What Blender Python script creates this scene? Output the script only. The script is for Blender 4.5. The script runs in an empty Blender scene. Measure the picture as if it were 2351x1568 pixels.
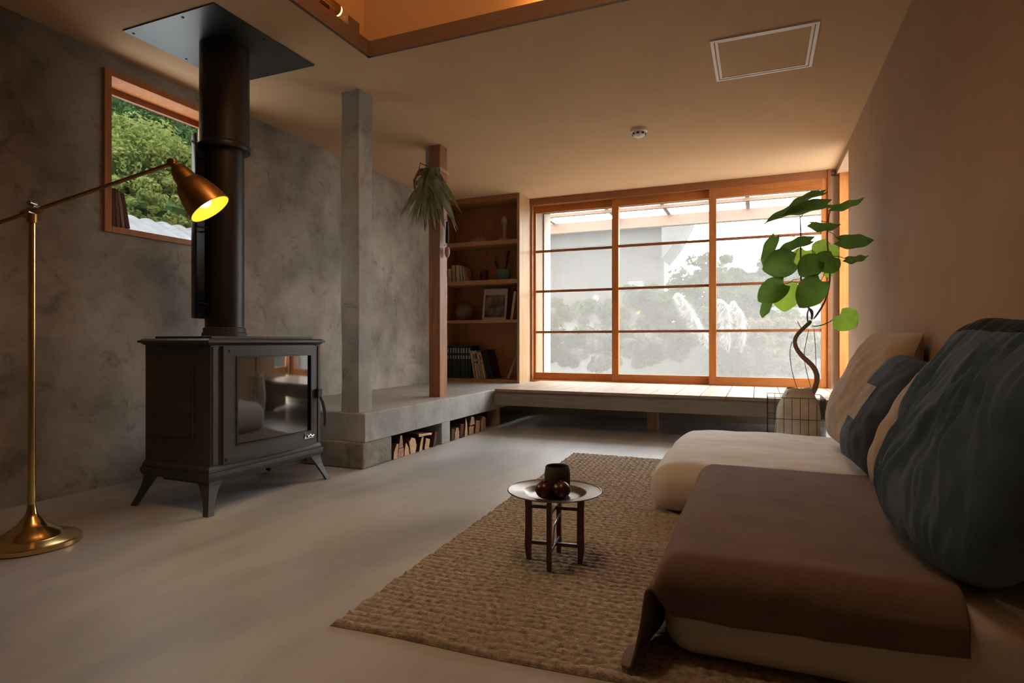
import bpy, math, random
import numpy as np
from mathutils import Vector, Matrix, Euler, noise

# ------------------------------------------------------------------ camera, world, lights, exposure
SC = bpy.context.scene
COL = SC.collection
F = 1358.0; TH = math.atan(566.5 / 1358); EYE = 0.8; CEIL = 2.392
cam_data = bpy.data.cameras.new('camera'); cam = bpy.data.objects.new('camera', cam_data); COL.objects.link(cam)
cam.location = (0, 0, EYE); cam.rotation_euler = (math.pi / 2, 0, TH)
cam_data.sensor_width = 36; cam_data.lens = F / 2351 * 36; cam_data.clip_start = 0.02
SC.camera = cam
SC.view_settings.view_transform = 'Standard'; SC.view_settings.look = 'None'
SC.view_settings.gamma = 1; SC.view_settings.use_curve_mapping = False
SC.view_settings.exposure = 2.08

world = bpy.data.worlds.new('sky'); SC.world = world; world.use_nodes = True
wn = world.node_tree.nodes; wl = world.node_tree.links
wg = wn.new('ShaderNodeTexCoord'); ws = wn.new('ShaderNodeSeparateXYZ'); wr = wn.new('ShaderNodeValToRGB')
wl.new(wg.outputs['Generated'], ws.inputs[0]); wl.new(ws.outputs['Z'], wr.inputs[0])
e = wr.color_ramp.elements
e[0].position = 0.0; e[0].color = (0.50, 0.51, 0.52, 1); e[1].position = 0.75; e[1].color = (1.0, 1.0, 1.0, 1)
m_ = wr.color_ramp.elements.new(0.25); m_.color = (0.60, 0.61, 0.62, 1)
wl.new(wr.outputs[0], wn['Background'].inputs[0]); wn['Background'].inputs[1].default_value = 10.0

def light(kind, name, loc, rot, energy, color, **kw):
    d = bpy.data.lights.new(name, kind); d.energy = energy; d.color = color
    for k, v in kw.items():
        if k == 'portal': d.cycles.is_portal = True
        else: setattr(d, k, v)
    o = bpy.data.objects.new(name, d); COL.objects.link(o); o.location = loc; o.rotation_euler = rot
    return o
R = math.radians
light('SUN', 'sun', (3, 9, 8), Vector((0.45, 0.35, 0.95)).to_track_quat('Z', 'Y').to_euler(), 2.2, (1.0, 0.95, 0.87), angle=R(8))
light('AREA', 'portal_back', (-0.87, 6.33, 1.35), (R(-90), 0, 0), 1, (1, 1, 1), shape='RECTANGLE', size=3.0, size_y=2.0, portal=1)
light('AREA', 'portal_left', (-3.56, 2.5, 1.86), (0, R(-90), 0), 1, (1, 1, 1), shape='RECTANGLE', size=1.0, size_y=0.85, portal=1)
light('AREA', 'portal_side', (0.83, 5.75, 1.3), (0, R(90), 0), 1, (1, 1, 1), shape='RECTANGLE', size=2.0, size_y=0.7, portal=1)

# ------------------------------------------------------------------ pixel -> point helpers (metric scene)
def ray(px, py):
    u = (px - 1175.5) / F; v = -(py - 784.) / F
    return Vector((u * math.cos(TH) - math.sin(TH), u * math.sin(TH) + math.cos(TH), v))
def at(px, py, y):
    r = ray(px, py); return Vector((0, 0, EYE)) + r * (y / r.y)

# ------------------------------------------------------------------ materials
def mat(name, color=(.5, .5, .5), rough=.6, metal=0., spec=.5, **kw):
    m = bpy.data.materials.new(name); m.use_nodes = True
    b = m.node_tree.nodes['Principled BSDF']
    b.inputs['Base Color'].default_value = (*color, 1); b.inputs['Roughness'].default_value = rough
    b.inputs['Metallic'].default_value = metal; b.inputs['Specular IOR Level'].default_value = spec
    for k, v in kw.items(): b.inputs[k].default_value = v
    return m
def ramp_noise(m, c1, c2, scale=(1, 1, 1), nscale=4, detail=8, rough=.6, p1=.35, p2=.65, bump=0., bscale=None, dist=0., c3=None, rgh=None, coord='Object'):
    nt = m.node_tree; N = nt.nodes; L = nt.links; b = N['Principled BSDF']
    tc = N.new('ShaderNodeTexCoord'); mp = N.new('ShaderNodeMapping'); mp.inputs['Scale'].default_value = scale
    L.new(tc.outputs[coord], mp.inputs[0])
    no = N.new('ShaderNodeTexNoise'); no.inputs['Scale'].default_value = nscale; no.inputs['Detail'].default_value = detail
    no.inputs['Roughness'].default_value = rough; no.inputs['Distortion'].default_value = dist
    L.new(mp.outputs[0], no.inputs['Vector'])
    cr = N.new('ShaderNodeValToRGB'); L.new(no.outputs[0], cr.inputs[0])
    cr.color_ramp.elements[0].position = p1; cr.color_ramp.elements[0].color = (*c1, 1)
    cr.color_ramp.elements[1].position = p2; cr.color_ramp.elements[1].color = (*c2, 1)
    if c3: x = cr.color_ramp.elements.new((p1 + p2) / 2); x.color = (*c3, 1)
    L.new(cr.outputs[0], b.inputs['Base Color'])
    if rgh:
        r2 = N.new('ShaderNodeMapRange'); L.new(no.outputs[0], r2.inputs[0]); r2.inputs[1].default_value = .3; r2.inputs[2].default_value = .7
        r2.inputs[3].default_value = rgh[0]; r2.inputs[4].default_value = rgh[1]; L.new(r2.outputs[0], b.inputs['Roughness'])
    if bump:
        bp = N.new('ShaderNodeBump'); bp.inputs['Strength'].default_value = bump; bp.inputs['Distance'].default_value = .01
        n2 = no
        if bscale:
            n2 = N.new('ShaderNodeTexNoise'); n2.inputs['Scale'].default_value = bscale; n2.inputs['Detail'].default_value = 6
            L.new(mp.outputs[0], n2.inputs['Vector'])
        L.new(n2.outputs[0], bp.inputs['Height']); L.new(bp.outputs[0], b.inputs['Normal'])
    return m, cr
def mottled(name, dark, light_, spot, nscale=1.6, rough=.75, stretch=(1, 1, 1), bump=.25):
    m = mat(name, rough=rough, spec=.3)
    m, cr = ramp_noise(m, dark, light_, stretch, nscale, 10, .62, .32, .68, bump, 22, .25)
    nt = m.node_tree; N = nt.nodes; L = nt.links; b = N['Principled BSDF']
    tc = N.new('ShaderNodeTexCoord')
    n2 = N.new('ShaderNodeTexNoise'); n2.inputs['Scale'].default_value = 6.5; n2.inputs['Detail'].default_value = 12; n2.inputs['Roughness'].default_value = .7; n2.inputs['Distortion'].default_value = .6
    L.new(tc.outputs['Object'], n2.inputs['Vector'])
    c2 = N.new('ShaderNodeValToRGB'); c2.color_ramp.elements[0].position = .56; c2.color_ramp.elements[0].color = (0, 0, 0, 1)
    c2.color_ramp.elements[1].position = .74; c2.color_ramp.elements[1].color = (1, 1, 1, 1)
    L.new(n2.outputs[0], c2.inputs[0])
    mx = N.new('ShaderNodeMix'); mx.data_type = 'RGBA'
    L.new(c2.outputs[0], mx.inputs[0]); L.new(cr.outputs[0], mx.inputs[6]); mx.inputs[7].default_value = (*spot, 1)
    L.new(mx.outputs[2], b.inputs['Base Color'])
    return m
def wood(name, c1, c2, axis='z', rough=.5, scale=1., bump=.08, knots=False):
    s = {'x': (1.2, 14, 14), 'y': (14, 1.2, 14), 'z': (14, 14, 1.2)}[axis]
    m = mat(name, rough=rough, spec=.4)
    m, cr = ramp_noise(m, c1, c2, tuple(v * scale for v in s), 2.2, 6, .55, .3, .7, bump, None, .8)
    return m
M = {}
M['wall_grey'] = mottled('grey_mortar', (.175, .155, .132), (.450, .405, .350), (.105, .088, .072), 1.9, bump=.3)
M['mortar_light'] = mottled('light_mortar', (.27, .275, .265), (.43, .435, .42), (.20, .195, .18), 3.5, bump=.3)
M['plinth'] = mottled('rough_concrete', (.16, .145, .12), (.33, .31, .27), (.09, .08, .065), 6, bump=.8)
M['platform_top'] = mottled('platform_screed', (.29, .265, .245), (.40, .37, .34), (.24, .21, .19), 1.8, .45, (1, .35, 1), .1)
mf = mat('polished_concrete_floor', rough=.42, spec=.45)
mf, _cr = ramp_noise(mf, (.280, .291, .300), (.535, .555, .570), (1.3, .38, 1), 1.5, 12, .6, .3, .7, .06, 30, .5, None, (.36, .52))
M['floor'] = mf
M['ceil'] = ramp_noise(mat('warm_lit_ceiling_plaster', rough=.85, spec=.2), (.585, .405, .240), (.620, .432, .258), (1, 1, 1), 3, 6, bump=.05, bscale=80)[0]  # warm bounce light on white plaster is put into this colour
M['wall_warm'] = ramp_noise(mat('warm_wall_plaster', rough=.85, spec=.2), (.400, .275, .178), (.435, .300, .195), (1, 1, 1), 2, 6, bump=.08, bscale=60)[0]
M['cream_wall'] = mat('cream_plaster', (.50, .42, .32), .8)
M['void'] = mat('loft_plaster', (.46, .28, .13), .85)
M['shaded_trim'] = wood('shaded_rim', (.13, .075, .048), (.16, .092, .058), 'x', .6)  # shadow on the opening's plaster rim is put into this dark brown
M['sash'] = wood('orange_cedar', (.42, .145, .032), (.56, .22, .06), 'z', .45)
M['sash_h'] = wood('orange_cedar_rail', (.40, .135, .030), (.53, .20, .055), 'x', .45)
M['frame_dark'] = wood('brown_head_frame', (.26, .095, .035), (.34, .13, .05), 'x', .5)
M['reveal'] = mat('pale_reveal', (.30, .215, .14), .6)
M['post'] = wood('reddish_post', (.24, .095, .034), (.38, .17, .068), 'z', .5, bump=.15)
M['shelfwood'] = wood('cabinet_plywood', (.33, .15, .055), (.44, .21, .085), 'z', .5)
M['shelfedge'] = wood('shelf_board', (.36, .19, .09), (.47, .26, .13), 'x', .55)
M['panelwood'] = wood('pale_side_panel', (.40, .25, .125), (.50, .33, .18), 'z', .5)
M['deck'] = wood('pale_deck', (.30, .205, .145), (.40, .285, .205), 'y', .5)
M['beam_grey'] = wood('weathered_beam', (.22, .205, .18), (.32, .295, .26), 'x', .7)
M['legwood'] = wood('bench_post', (.44, .25, .13), (.58, .35, .20), 'z', .6)
M['iron'] = ramp_noise(mat('stove_cast_iron', rough=.52, spec=.5), (.052, .050, .050), (.066, .064, .064), (1, 1, 1), 40, 4, bump=.06, bscale=200)[0]
M['pipe'] = mat('flue_enamel', (.018, .015, .014), .42, 0.1)
M['plate'] = mat('steel_ceiling_plate', (.11, .12, .125), .34, .85)
M['glass_dark'] = mat('stove_glass', (.012, .011, .010), .045, 0, 1.0, IOR=1.9)
M['chrome'] = mat('polished_steel', (.75, .75, .75), .2, 1)
M['brass'] = mat('brass', (.66, .46, .20), .20, 1)
M['brass_dark'] = mat('aged_brass', (.42, .235, .075), .33, 1)
M['shade_in'] = mat('shade_lining', (.92, .60, .10), .5)
M['white'] = mat('white_plastic', (.92, .90, .86), .4)
M['black'] = mat('black', (.012, .011, .010), .5)
def emit(name, color, s):
    m = bpy.data.materials.new(name); m.use_nodes = True; nt = m.node_tree; nt.nodes.clear()
    e_ = nt.nodes.new('ShaderNodeEmission'); e_.inputs[0].default_value = (*color, 1); e_.inputs[1].default_value = s
    o = nt.nodes.new('ShaderNodeOutputMaterial'); nt.links.new(e_.outputs[0], o.inputs[0]); return m
M['bulb'] = emit('bulb_glow', (1, .84, .74), .55)
M['led'] = emit('cove_led', (1, .46, .11), 26)
M['spot_lens'] = emit('spotlight_lens', (1, .50, .16), 1.1)
def thin_glass(name, tint=(1, 1, 1), gl=.08):
    m = bpy.data.materials.new(name); m.use_nodes = True; nt = m.node_tree; nt.nodes.clear(); N = nt.nodes; L = nt.links
    t = N.new('ShaderNodeBsdfTransparent'); t.inputs[0].default_value = (*tint, 1)
    g = N.new('ShaderNodeBsdfGlossy'); g.inputs['Roughness'].default_value = .02
    mx = N.new('ShaderNodeMixShader'); mx.inputs[0].default_value = gl
    L.new(t.outputs[0], mx.inputs[1]); L.new(g.outputs[0], mx.inputs[2])
    o = N.new('ShaderNodeOutputMaterial'); L.new(mx.outputs[0], o.inputs[0]); return m
M['glass'] = thin_glass('window_glass', (.98, .99, .98), .02)
M['glass_side'] = thin_glass('side_window_glass', (.60, .59, .57), .04)  # pane tint added to cut the daylight on the recess
M['glass_dimmed'] = thin_glass('dimmed_window_glass', (.42, .425, .42), .04)  # grey tint added to dim the overbright view of the hillside
def screen_mat():
    m = bpy.data.materials.new('insect_screen_mesh'); m.use_nodes = True; nt = m.node_tree; nt.nodes.clear(); N = nt.nodes; L = nt.links
    t = N.new('ShaderNodeBsdfTransparent'); d = N.new('ShaderNodeBsdfTranslucent'); d.inputs[0].default_value = (.098, .094, .089, 1)
    mx = N.new('ShaderNodeMixShader'); mx.inputs[0].default_value = .54
    L.new(t.outputs[0], mx.inputs[1]); L.new(d.outputs[0], mx.inputs[2])
    o = N.new('ShaderNodeOutputMaterial'); L.new(mx.outputs[0], o.inputs[0]); return m
M['screen'] = screen_mat()
def cloth(name, c1, c2, nscale=6, bump=.3, weave=900, sheen=.25):
    m = mat(name, rough=.9, spec=.15)
    m.node_tree.nodes['Principled BSDF'].inputs['Sheen Weight'].default_value = sheen
    return ramp_noise(m, c1, c2, (1, 1, 1), nscale, 8, .65, .3, .7, bump, weave)[0]
M['futon'] = cloth('cream_futon_cotton', (.62, .58, .53), (.68, .64, .585), 3, .1, 300)
M['blanket'] = cloth('brown_wool', (.155, .108, .086), (.198, .142, .114), 8, .35, 260, .05)
M['lining'] = cloth('dark_blanket_lining', (.03, .028, .028), (.04, .036, .036), 8, .2, 300)
M['linen'] = cloth('beige_linen', (.40, .31, .23), (.49, .385, .29), 5, .25, 300)
M['navy'] = cloth('navy_linen', (.024, .032, .058), (.038, .050, .084), 8, .25, 300, .1)
M['indigo'] = cloth('indigo_patch', (.050, .082, .140), (.070, .108, .175), 8, .25, 300, .1)
M['patch'] = cloth('pale_check_patch', (.36, .33, .305), (.46, .42, .39), 60, .4, 300)
M['blue'] = cloth('faded_blue_crinkle', (.062, .112, .190), (.108, .172, .262), 4, .25, 300, .1)
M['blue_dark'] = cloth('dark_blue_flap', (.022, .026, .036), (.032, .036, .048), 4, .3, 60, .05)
def rug_mat():
    m = mat('braided_jute', rough=.95, spec=.1)
    m, cr = ramp_noise(m, (.21, .172, .135), (.54, .475, .395), (1, 1, 1), 60, 5, .6, .3, .7, .6, 240, c3=(.41, .355, .29))
    return m
M['jute'] = rug_mat()
M['table_wood'] = wood('dark_red_wood', (.075, .025, .014), (.125, .045, .024), 'z', .35)
M['pewter'] = mat('pewter_tray', (.26, .24, .225), .30, .9)
M['cup'] = ramp_noise(mat('dark_stoneware', rough=.75), (.030, .031, .028), (.055, .056, .050), (1, 1, 1), 30, 5, bump=.3, bscale=90)[0]
M['fruit'] = ramp_noise(mat('dark_red_skin', rough=.28), (.045, .006, .008), (.085, .012, .014), (1, 1, 1), 8, 5)[0]
def leafm(name, c1, c2, trans=.35, spec=.3):
    m = bpy.data.materials.new(name); m.use_nodes = True; nt = m.node_tree; N = nt.nodes; L = nt.links
    b = N['Principled BSDF']; b.inputs['Roughness'].default_value = .5 if spec else 1.0; b.inputs['Specular IOR Level'].default_value = spec
    ramp_noise(m, c1, c2, (1, 1, 1), 9, 4)
    cr = [n for n in N if n.type == 'VALTORGB'][0]
    t = N.new('ShaderNodeBsdfTranslucent'); 
    hs = N.new('ShaderNodeHueSaturation'); hs.inputs['Value'].default_value = 2.2; L.new(cr.outputs[0], hs.inputs['Color']); L.new(hs.outputs[0], t.inputs[0])
    mx = N.new('ShaderNodeMixShader'); mx.inputs[0].default_value = trans
    o = N['Material Output']; L.new(b.outputs[0], mx.inputs[1]); L.new(t.outputs[0], mx.inputs[2]); L.new(mx.outputs[0], o.inputs[0])
    return m
M['leaf'] = leafm('umbellata_leaf', (.060, .125, .024), (.095, .180, .036), .35)
M['leaf_young'] = leafm('young_leaf', (.16, .28, .03), (.22, .36, .05), .5)
M['strap'] = leafm('staghorn_frond', (.15, .155, .08), (.34, .33, .20), .15)
M['bark'] = ramp_noise(mat('plant_bark', rough=.8), (.19, .13, .09), (.32, .22, .15), (1, 1, 1), 30, 4, bump=.3)[0]
M['bag'] = ramp_noise(mat('pale_cloth_pot', rough=.8), (.46, .42, .34), (.66, .61, .52), (1, 1, 1), 9, 5, bump=.5, bscale=14)[0]
M['wire'] = mat('dark_wire', (.06, .055, .05), .5, .8)
M['twine'] = mat('white_twine', (.6, .52, .42), .9)
M['logbark'] = ramp_noise(mat('log_bark', rough=.9), (.05, .022, .012), (.10, .045, .026), (1, 1, 1), 30, 5, bump=.8)[0]
M['logend'] = ramp_noise(mat('split_wood', rough=.8), (.50, .32, .17), (.66, .45, .27), (1, 1, 1), 18, 5, bump=.3)[0]
M['logend2'] = ramp_noise(mat('pinkish_split_wood', rough=.8), (.36, .20, .13), (.48, .29, .19), (1, 1, 1), 18, 5, bump=.3)[0]

# ------------------------------------------------------------------ mesh building
class MB:
    def __init__(s): s.v = []; s.f = []; s.mi = []
    def add(s, vs, fs, mi=0):
        o = len(s.v); s.v += [tuple(v) for v in vs]; s.f += [tuple(i + o for i in f) for f in fs]; s.mi += [mi] * len(fs); return s
    def box(s, x0, x1, y0, y1, z0, z1, mi=0, M4=None):
        vs = [(x, y, z) for z in (z0, z1) for y in (y0, y1) for x in (x0, x1)]
        if M4: vs = [M4 @ Vector(v) for v in vs]
        return s.add(vs, [(0, 2, 3, 1), (4, 5, 7, 6), (0, 1, 5, 4), (2, 6, 7, 3), (0, 4, 6, 2), (1, 3, 7, 5)], mi)
    def tube(s, pts, rad, n=10, mi=0, caps=True):
        pts = [Vector(p) for p in pts]
        if not hasattr(rad, '__len__'): rad = [rad] * len(pts)
        up = None; vs = []; fs = []
        for i, p in enumerate(pts):
            d = (pts[min(i + 1, len(pts) - 1)] - pts[max(i - 1, 0)]).normalized()
            if up is None: up = d.orthogonal().normalized()
            up = (up - d * up.dot(d)).normalized(); w = d.cross(up)
            for k in range(n):
                a = 2 * math.pi * k / n; vs.append(p + (up * math.cos(a) + w * math.sin(a)) * rad[i])
        for i in range(len(pts) - 1):
            for k in range(n):
                a = i * n + k; b = i * n + (k + 1) % n; fs.append((a, b, b + n, a + n))
        if caps: fs.append(tuple(range(n - 1, -1, -1))); fs.append(tuple((len(pts) - 1) * n + k for k in range(n)))
        return s.add(vs, fs, mi)
    def lathe(s, prof, c=(0, 0, 0), n=32, mi=0, M4=None, caps=False):
        vs = []; fs = []
        for r, z in prof:
            for k in range(n):
                a = 2 * math.pi * k / n; v = Vector((r * math.cos(a), r * math.sin(a), z))
                v = M4 @ v if M4 else v + Vector(c)
                vs.append(v)
        for i in range(len(prof) - 1):
            for k in range(n):
                a = i * n + k; b = i * n + (k + 1) % n; fs.append((a, b, b + n, a + n))
        if caps: fs.append(tuple(range(n - 1, -1, -1))); fs.append(tuple((len(prof) - 1) * n + k for k in range(n)))
        return s.add(vs, fs, mi)
    def prism(s, poly, axis, a, b, mi=0):
        # poly: 2D points; axis 'x': (y,z), 'y': (x,z), 'z': (x,y)
        def mk(p, t): return {'x': (t, p[0], p[1]), 'y': (p[0], t, p[1]), 'z': (p[0], p[1], t)}[axis]
        n = len(poly); vs = [mk(p, a) for p in poly] + [mk(p, b) for p in poly]
        fs = [tuple(range(n - 1, -1, -1)), tuple(range(n, 2 * n))] + [(i, (i + 1) % n, (i + 1) % n + n, i + n) for i in range(n)]
        return s.add(vs, fs, mi)
    def grid(s, fn, nu, nv, mi=0, closed=False):
        vs = [fn(i / nu, j / nv) for j in range(nv + 1) for i in range(nu + 1)]
        fs = [(j * (nu + 1) + i, j * (nu + 1) + i + 1, (j + 1) * (nu + 1) + i + 1, (j + 1) * (nu + 1) + i) for j in range(nv) for i in range(nu)]
        return s.add(vs, fs, mi)

def obj(name, mb, mats, parent=None, smooth=False, bevel=0., world=True, sub=0, solid=0., merge=0.):
    me = bpy.data.meshes.new(name); off = Vector((0, 0, 0))
    if parent is not None and world:
        p = parent
        while p: off += p.location; p = p.parent
    vs = [(v[0] - off.x, v[1] - off.y, v[2] - off.z) for v in mb.v]
    me.from_pydata(vs, [], mb.f)
    mats = mats if isinstance(mats, (list, tuple)) else [mats]
    for m in mats: me.materials.append(M[m])
    if len(mats) > 1: me.polygons.foreach_set('material_index', mb.mi)
    import bmesh
    bm = bmesh.new(); bm.from_mesh(me)
    if merge: bmesh.ops.remove_doubles(bm, verts=bm.verts, dist=merge)
    bmesh.ops.recalc_face_normals(bm, faces=bm.faces); bm.to_mesh(me); bm.free()
    if smooth:
        me.polygons.foreach_set('use_smooth', [True] * len(me.polygons))
    o = bpy.data.objects.new(name, me); COL.objects.link(o)
    if parent is not None: o.parent = parent
    if solid: x = o.modifiers.new('thick', 'SOLIDIFY'); x.thickness = solid; x.offset = 0
    if bevel: x = o.modifiers.new('bevel', 'BEVEL'); x.width = bevel; x.segments = 2; x.limit_method = 'ANGLE'; x.angle_limit = R(40)
    if sub: x = o.modifiers.new('sub', 'SUBSURF'); x.levels = sub; x.render_levels = sub
    if smooth and not sub:
        try: me.set_sharp_from_angle(angle=R(38))
        except Exception: pass
    return o
def tag(o, label, cat, group=None, kind=None):
    if label: o['label'] = label
    if cat: o['category'] = cat
    if group: o['group'] = group
    if kind: o['kind'] = kind
    return o
def struct(o): o['kind'] = 'structure'; return o
def thing(name, loc, label=None, cat=None, group=None, rot=(0, 0, 0), kind=None):
    o = bpy.data.objects.new(name, None); COL.objects.link(o); o.location = loc; o.rotation_euler = rot; o.empty_display_size = .05
    return tag(o, label, cat, group, kind)

# ------------------------------------------------------------------ room shell
struct(obj('floor', MB().box(-3.6, .95, -2.2, 6.25, -.1, 0), 'floor'))
WY0, WY1, WZ0, WZ1 = 2.13, 2.93, 1.405, 2.305
b = MB(); b.box(-3.55, -3.32, -2.2, WY0, 0, CEIL); b.box(-3.55, -3.32, WY1, 6.3, 0, CEIL)
b.box(-3.55, -3.32, WY0, WY1, 0, WZ0); b.box(-3.55, -3.32, WY0, WY1, WZ1, CEIL)
struct(obj('wall_left', b, 'wall_grey'))
b = MB(); b.box(.66, .80, -2.2, 5.38, 0, CEIL); b.box(.66, .95, 5.38, 6.3, 2.335, CEIL); b.box(.80, .95, 5.3, 5.42, 0, 2.335); b.box(.80, .95, 5.42, 6.1, 0, .42)
struct(obj('wall_right', b, 'wall_warm'))
b = MB(); b.box(-3.55, -2.36, 6.21, 6.36, 0, CEIL); b.box(-2.36, .95, 6.21, 6.36, 0, .345); b.box(.612, .95, 6.21, 6.36, .345, 2.335)
struct(obj('wall_back', b, 'cream_wall'))
struct(obj('wall_front', MB().box(-3.55, .8, -2.35, -2.2, 0, CEIL), 'wall_warm'))
OX0, OX1, OY0, OY1 = -2.02, 0.1, 0.7, 2.754
b = MB(); b.box(-3.6, OX0, -2.3, 6.9, CEIL, CEIL + .07); b.box(OX1, .95, -2.3, 6.9, CEIL, CEIL + .07)
b.box(OX0, OX1, -2.3, OY0, CEIL, CEIL + .07); b.box(OX0, OX1, OY1, 6.9, CEIL, CEIL + .07)
struct(obj('ceiling', b, 'ceil'))
# loft void above the ceiling opening
g = .13; z0 = CEIL + .07
b = MB(); b.box(OX0 - g - .1, OX0 - g, OY0 - g, OY1 + g, z0, 3.7); b.box(OX1 + g, OX1 + g + .1, OY0 - g, OY1 + g, z0, 3.7)
b.box(OX0 - g - .1, OX1 + g + .1, OY0 - g - .1, OY0 - g, z0, 3.7); b.box(OX0 - g - .1, OX1 + g + .1, OY1 + g, OY1 + g + .1, z0, 3.7)
b.box(OX0 - g - .1, OX1 + g + .1, OY0 - g - .1, OY1 + g + .1, 3.7, 3.8)
struct(obj('trim_1', b, 'void'))
b = MB(); t = .018
b.box(OX0 - .001, OX0 + t, OY0, OY1, CEIL - .002, z0 + .012); b.box(OX1 - t, OX1 + .001, OY0, OY1, CEIL - .002, z0 + .012)
b.box(OX0, OX1, OY1 - t, OY1 + .001, CEIL - .002, z0 + .012); b.box(OX0, OX1, OY0 - .001, OY0 + t, CEIL - .002, z0 + .012)
struct(obj('trim_2', b, 'shaded_trim'))
t_ = thing('cove_light', (-.7, OY1 + .08, z0), 'warm strip light lying on the ledge of the ceiling opening', 'light')
obj('led_strip', MB().box(-1.05, OX1, OY1 + .07, OY1 + .095, z0 + .012, z0 + .024), 'led', t_)
obj('channel', MB().box(-1.16, OX1 + .01, OY1 + .06, OY1 + .105, z0, z0 + .012), 'white', t_)
t_ = thing('ledge_spotlight', (OX0 - .06, 2.45, z0), 'small glowing spotlight on the left ledge of the ceiling opening', 'light')
obj('lamp_body', MB().tube([(OX0 - .05, 2.40, z0 + .10), (OX0 - .05, 2.54, z0 + .10)], .032, 16), 'brass_dark', t_, True)
obj('lens', MB().tube([(OX0 - .05, 2.54, z0 + .10), (OX0 - .05, 2.555, z0 + .10)], .028, 16), 'spot_lens', t_, True)
obj('foot', MB().box(OX0 - .07, OX0 - .03, 2.46, 2.5, z0, z0 + .075), 'brass_dark', t_)
tag(obj('wooden_block', MB().box(OX0 - .1, OX0 - .02, 2.60, 2.70, z0, z0 + .10), 'shaded_trim', bevel=.004), 'small wooden block on the ledge beside the glowing spotlight', 'block')
lp = light('POINT', 'loft_lamp', (-.6, 1.3, 3.45), (0, 0, 0), 9, (1.0, .72, .44), shadow_soft_size=.25)
# recess window in the right wall
b = MB(); b.box(.68, .772, 6.12, 6.205, .37, 2.335); b.box(.772, .83, 6.10, 6.20, .37, 2.335)
w3 = struct(obj('window_3', b, 'sash'))
b = MB(); b.box(.80, .84, 5.42, 5.47, .42, 2.335); b.box(.80, .84, 5.47, 6.1, .42, .48); b.box(.80, .84, 5.47, 6.1, 2.28, 2.335)
obj('frame', b, 'sash', w3); obj('glass_pane', MB().box(.815, .821, 5.47, 6.1, .48, 2.28), 'glass_side', w3)

# left window
w1 = thing('window_1', (-3.4, 2.5, WZ0), kind='structure')
b = MB(); fr = .04
b.box(-3.52, -3.305, WY0, WY0 + fr, WZ0, WZ1); b.box(-3.52, -3.305, WY1 - fr, WY1, WZ0, WZ1)
b.box(-3.52, -3.305, WY0 + fr, WY1 - fr, WZ0, WZ0 + .035); b.box(-3.52, -3.305, WY0 + fr, WY1 - fr, WZ1 - .035, WZ1)
obj('window_frame', b, 'sash', w1, bevel=.003)
b = MB(); b.box(-3.49, -3.465, WY0 + fr, WY1 - fr, WZ1 - .07, WZ1 - .035); b.box(-3.49, -3.465, WY0 + fr, WY0 + fr + .012, WZ0 + .035, WZ1 - .07)
obj('glazing_bar', b, 'frame_dark', w1)
obj('glass_pane', MB().box(-3.48, -3.474, WY0 + fr, WY1 - fr, WZ0 + .035, WZ1 - .06), 'glass_dimmed', w1)

# back sliding window
w2 = thing('window_2', (-.87, 6.25, .37), kind='structure')
b = MB(); b.box(-2.36, .612, 6.18, 6.36, 2.318, CEIL); obj('head_frame', b, 'frame_dark', w2, bevel=.002)
b = MB(); b.box(-2.36, .612, 6.19, 6.36, .345, .372); obj('sill_frame', b, 'sash_h', w2)
b = MB(); b.box(.590, .615, 6.17, 6.36, .345, CEIL); b.box(-2.36, -2.343, 6.20, 6.36, .37, 2.32); obj('jamb', b, 'frame_dark', w2)
def sash(x0, x1, y0, st_l, st_r, zt, ztop, zb=.372):
    y1 = y0 + .034
    b = MB(); b.box(x0, x0 + st_l, y0, y1, zb, ztop); b.box(x1 - st_r, x1, y0, y1, zb, ztop)
    s = obj('sash', b, 'sash', w2, bevel=.002)
    b = MB(); b.box(x0 + st_l, x1 - st_r, y0 + .001, y1, zb, .452); b.box(x0 + st_l, x1 - st_r, y0 + .001, y1, zt, ztop)
    obj('rail', b, 'sash_h', s)
    b = MB()
    for z in (.905, 1.362, 1.812): b.box(x0 + st_l, x1 - st_r, y0 + .008, y1 - .006, z - .013, z + .013)
    obj('muntin', b, 'frame_dark', s)
    obj('glass_pane', MB().box(x0 + st_l, x1 - st_r, y0 + .016, y0 + .02, .452, zt), 'glass', s)
sash(-2.343, -1.375, 6.262, .022, .065, 2.245, 2.318)
sash(-1.444, -.39, 6.225, .07, .06, 2.235, 2.318)
sash(-.458, .592, 6.188, .07, .055, 2.222, 2.318)
# outer reveal, sill and screen
b = MB(); b.box(-2.46, -2.345, 6.36, 6.56, .33, 2.40); b.box(.60, .72, 6.36, 6.56, .33, 2.40); b.box(-2.345, .60, 6.36, 6.56, 2.33, 2.40); b.box(-2.345, .60, 6.36, 6.60, .33, .385)
obj('outer_reveal', b, 'reveal', w2)
b = MB(); b.box(-2.46, -2.345, 6.56, 6.84, 0, 2.42); obj('outer_post', b, 'cream_wall', w2)
b = MB(); b.box(-2.345, .60, 6.565, 6.595, 2.30, 2.328); b.box(-2.345, -2.33, 6.565, 6.595, .385, 2.30); b.box(.58, .60, 6.565, 6.595, .385, 2.30)
obj('screen_frame', b, 'beam_grey', w2)
obj('insect_screen', MB().add([(-2.33, 6.58, .385), (.58, 6.58, .385), (.58, 6.58, 2.30), (-2.33, 6.58, 2.30)], [(0, 1, 2, 3)]), 'screen', w2)

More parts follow.
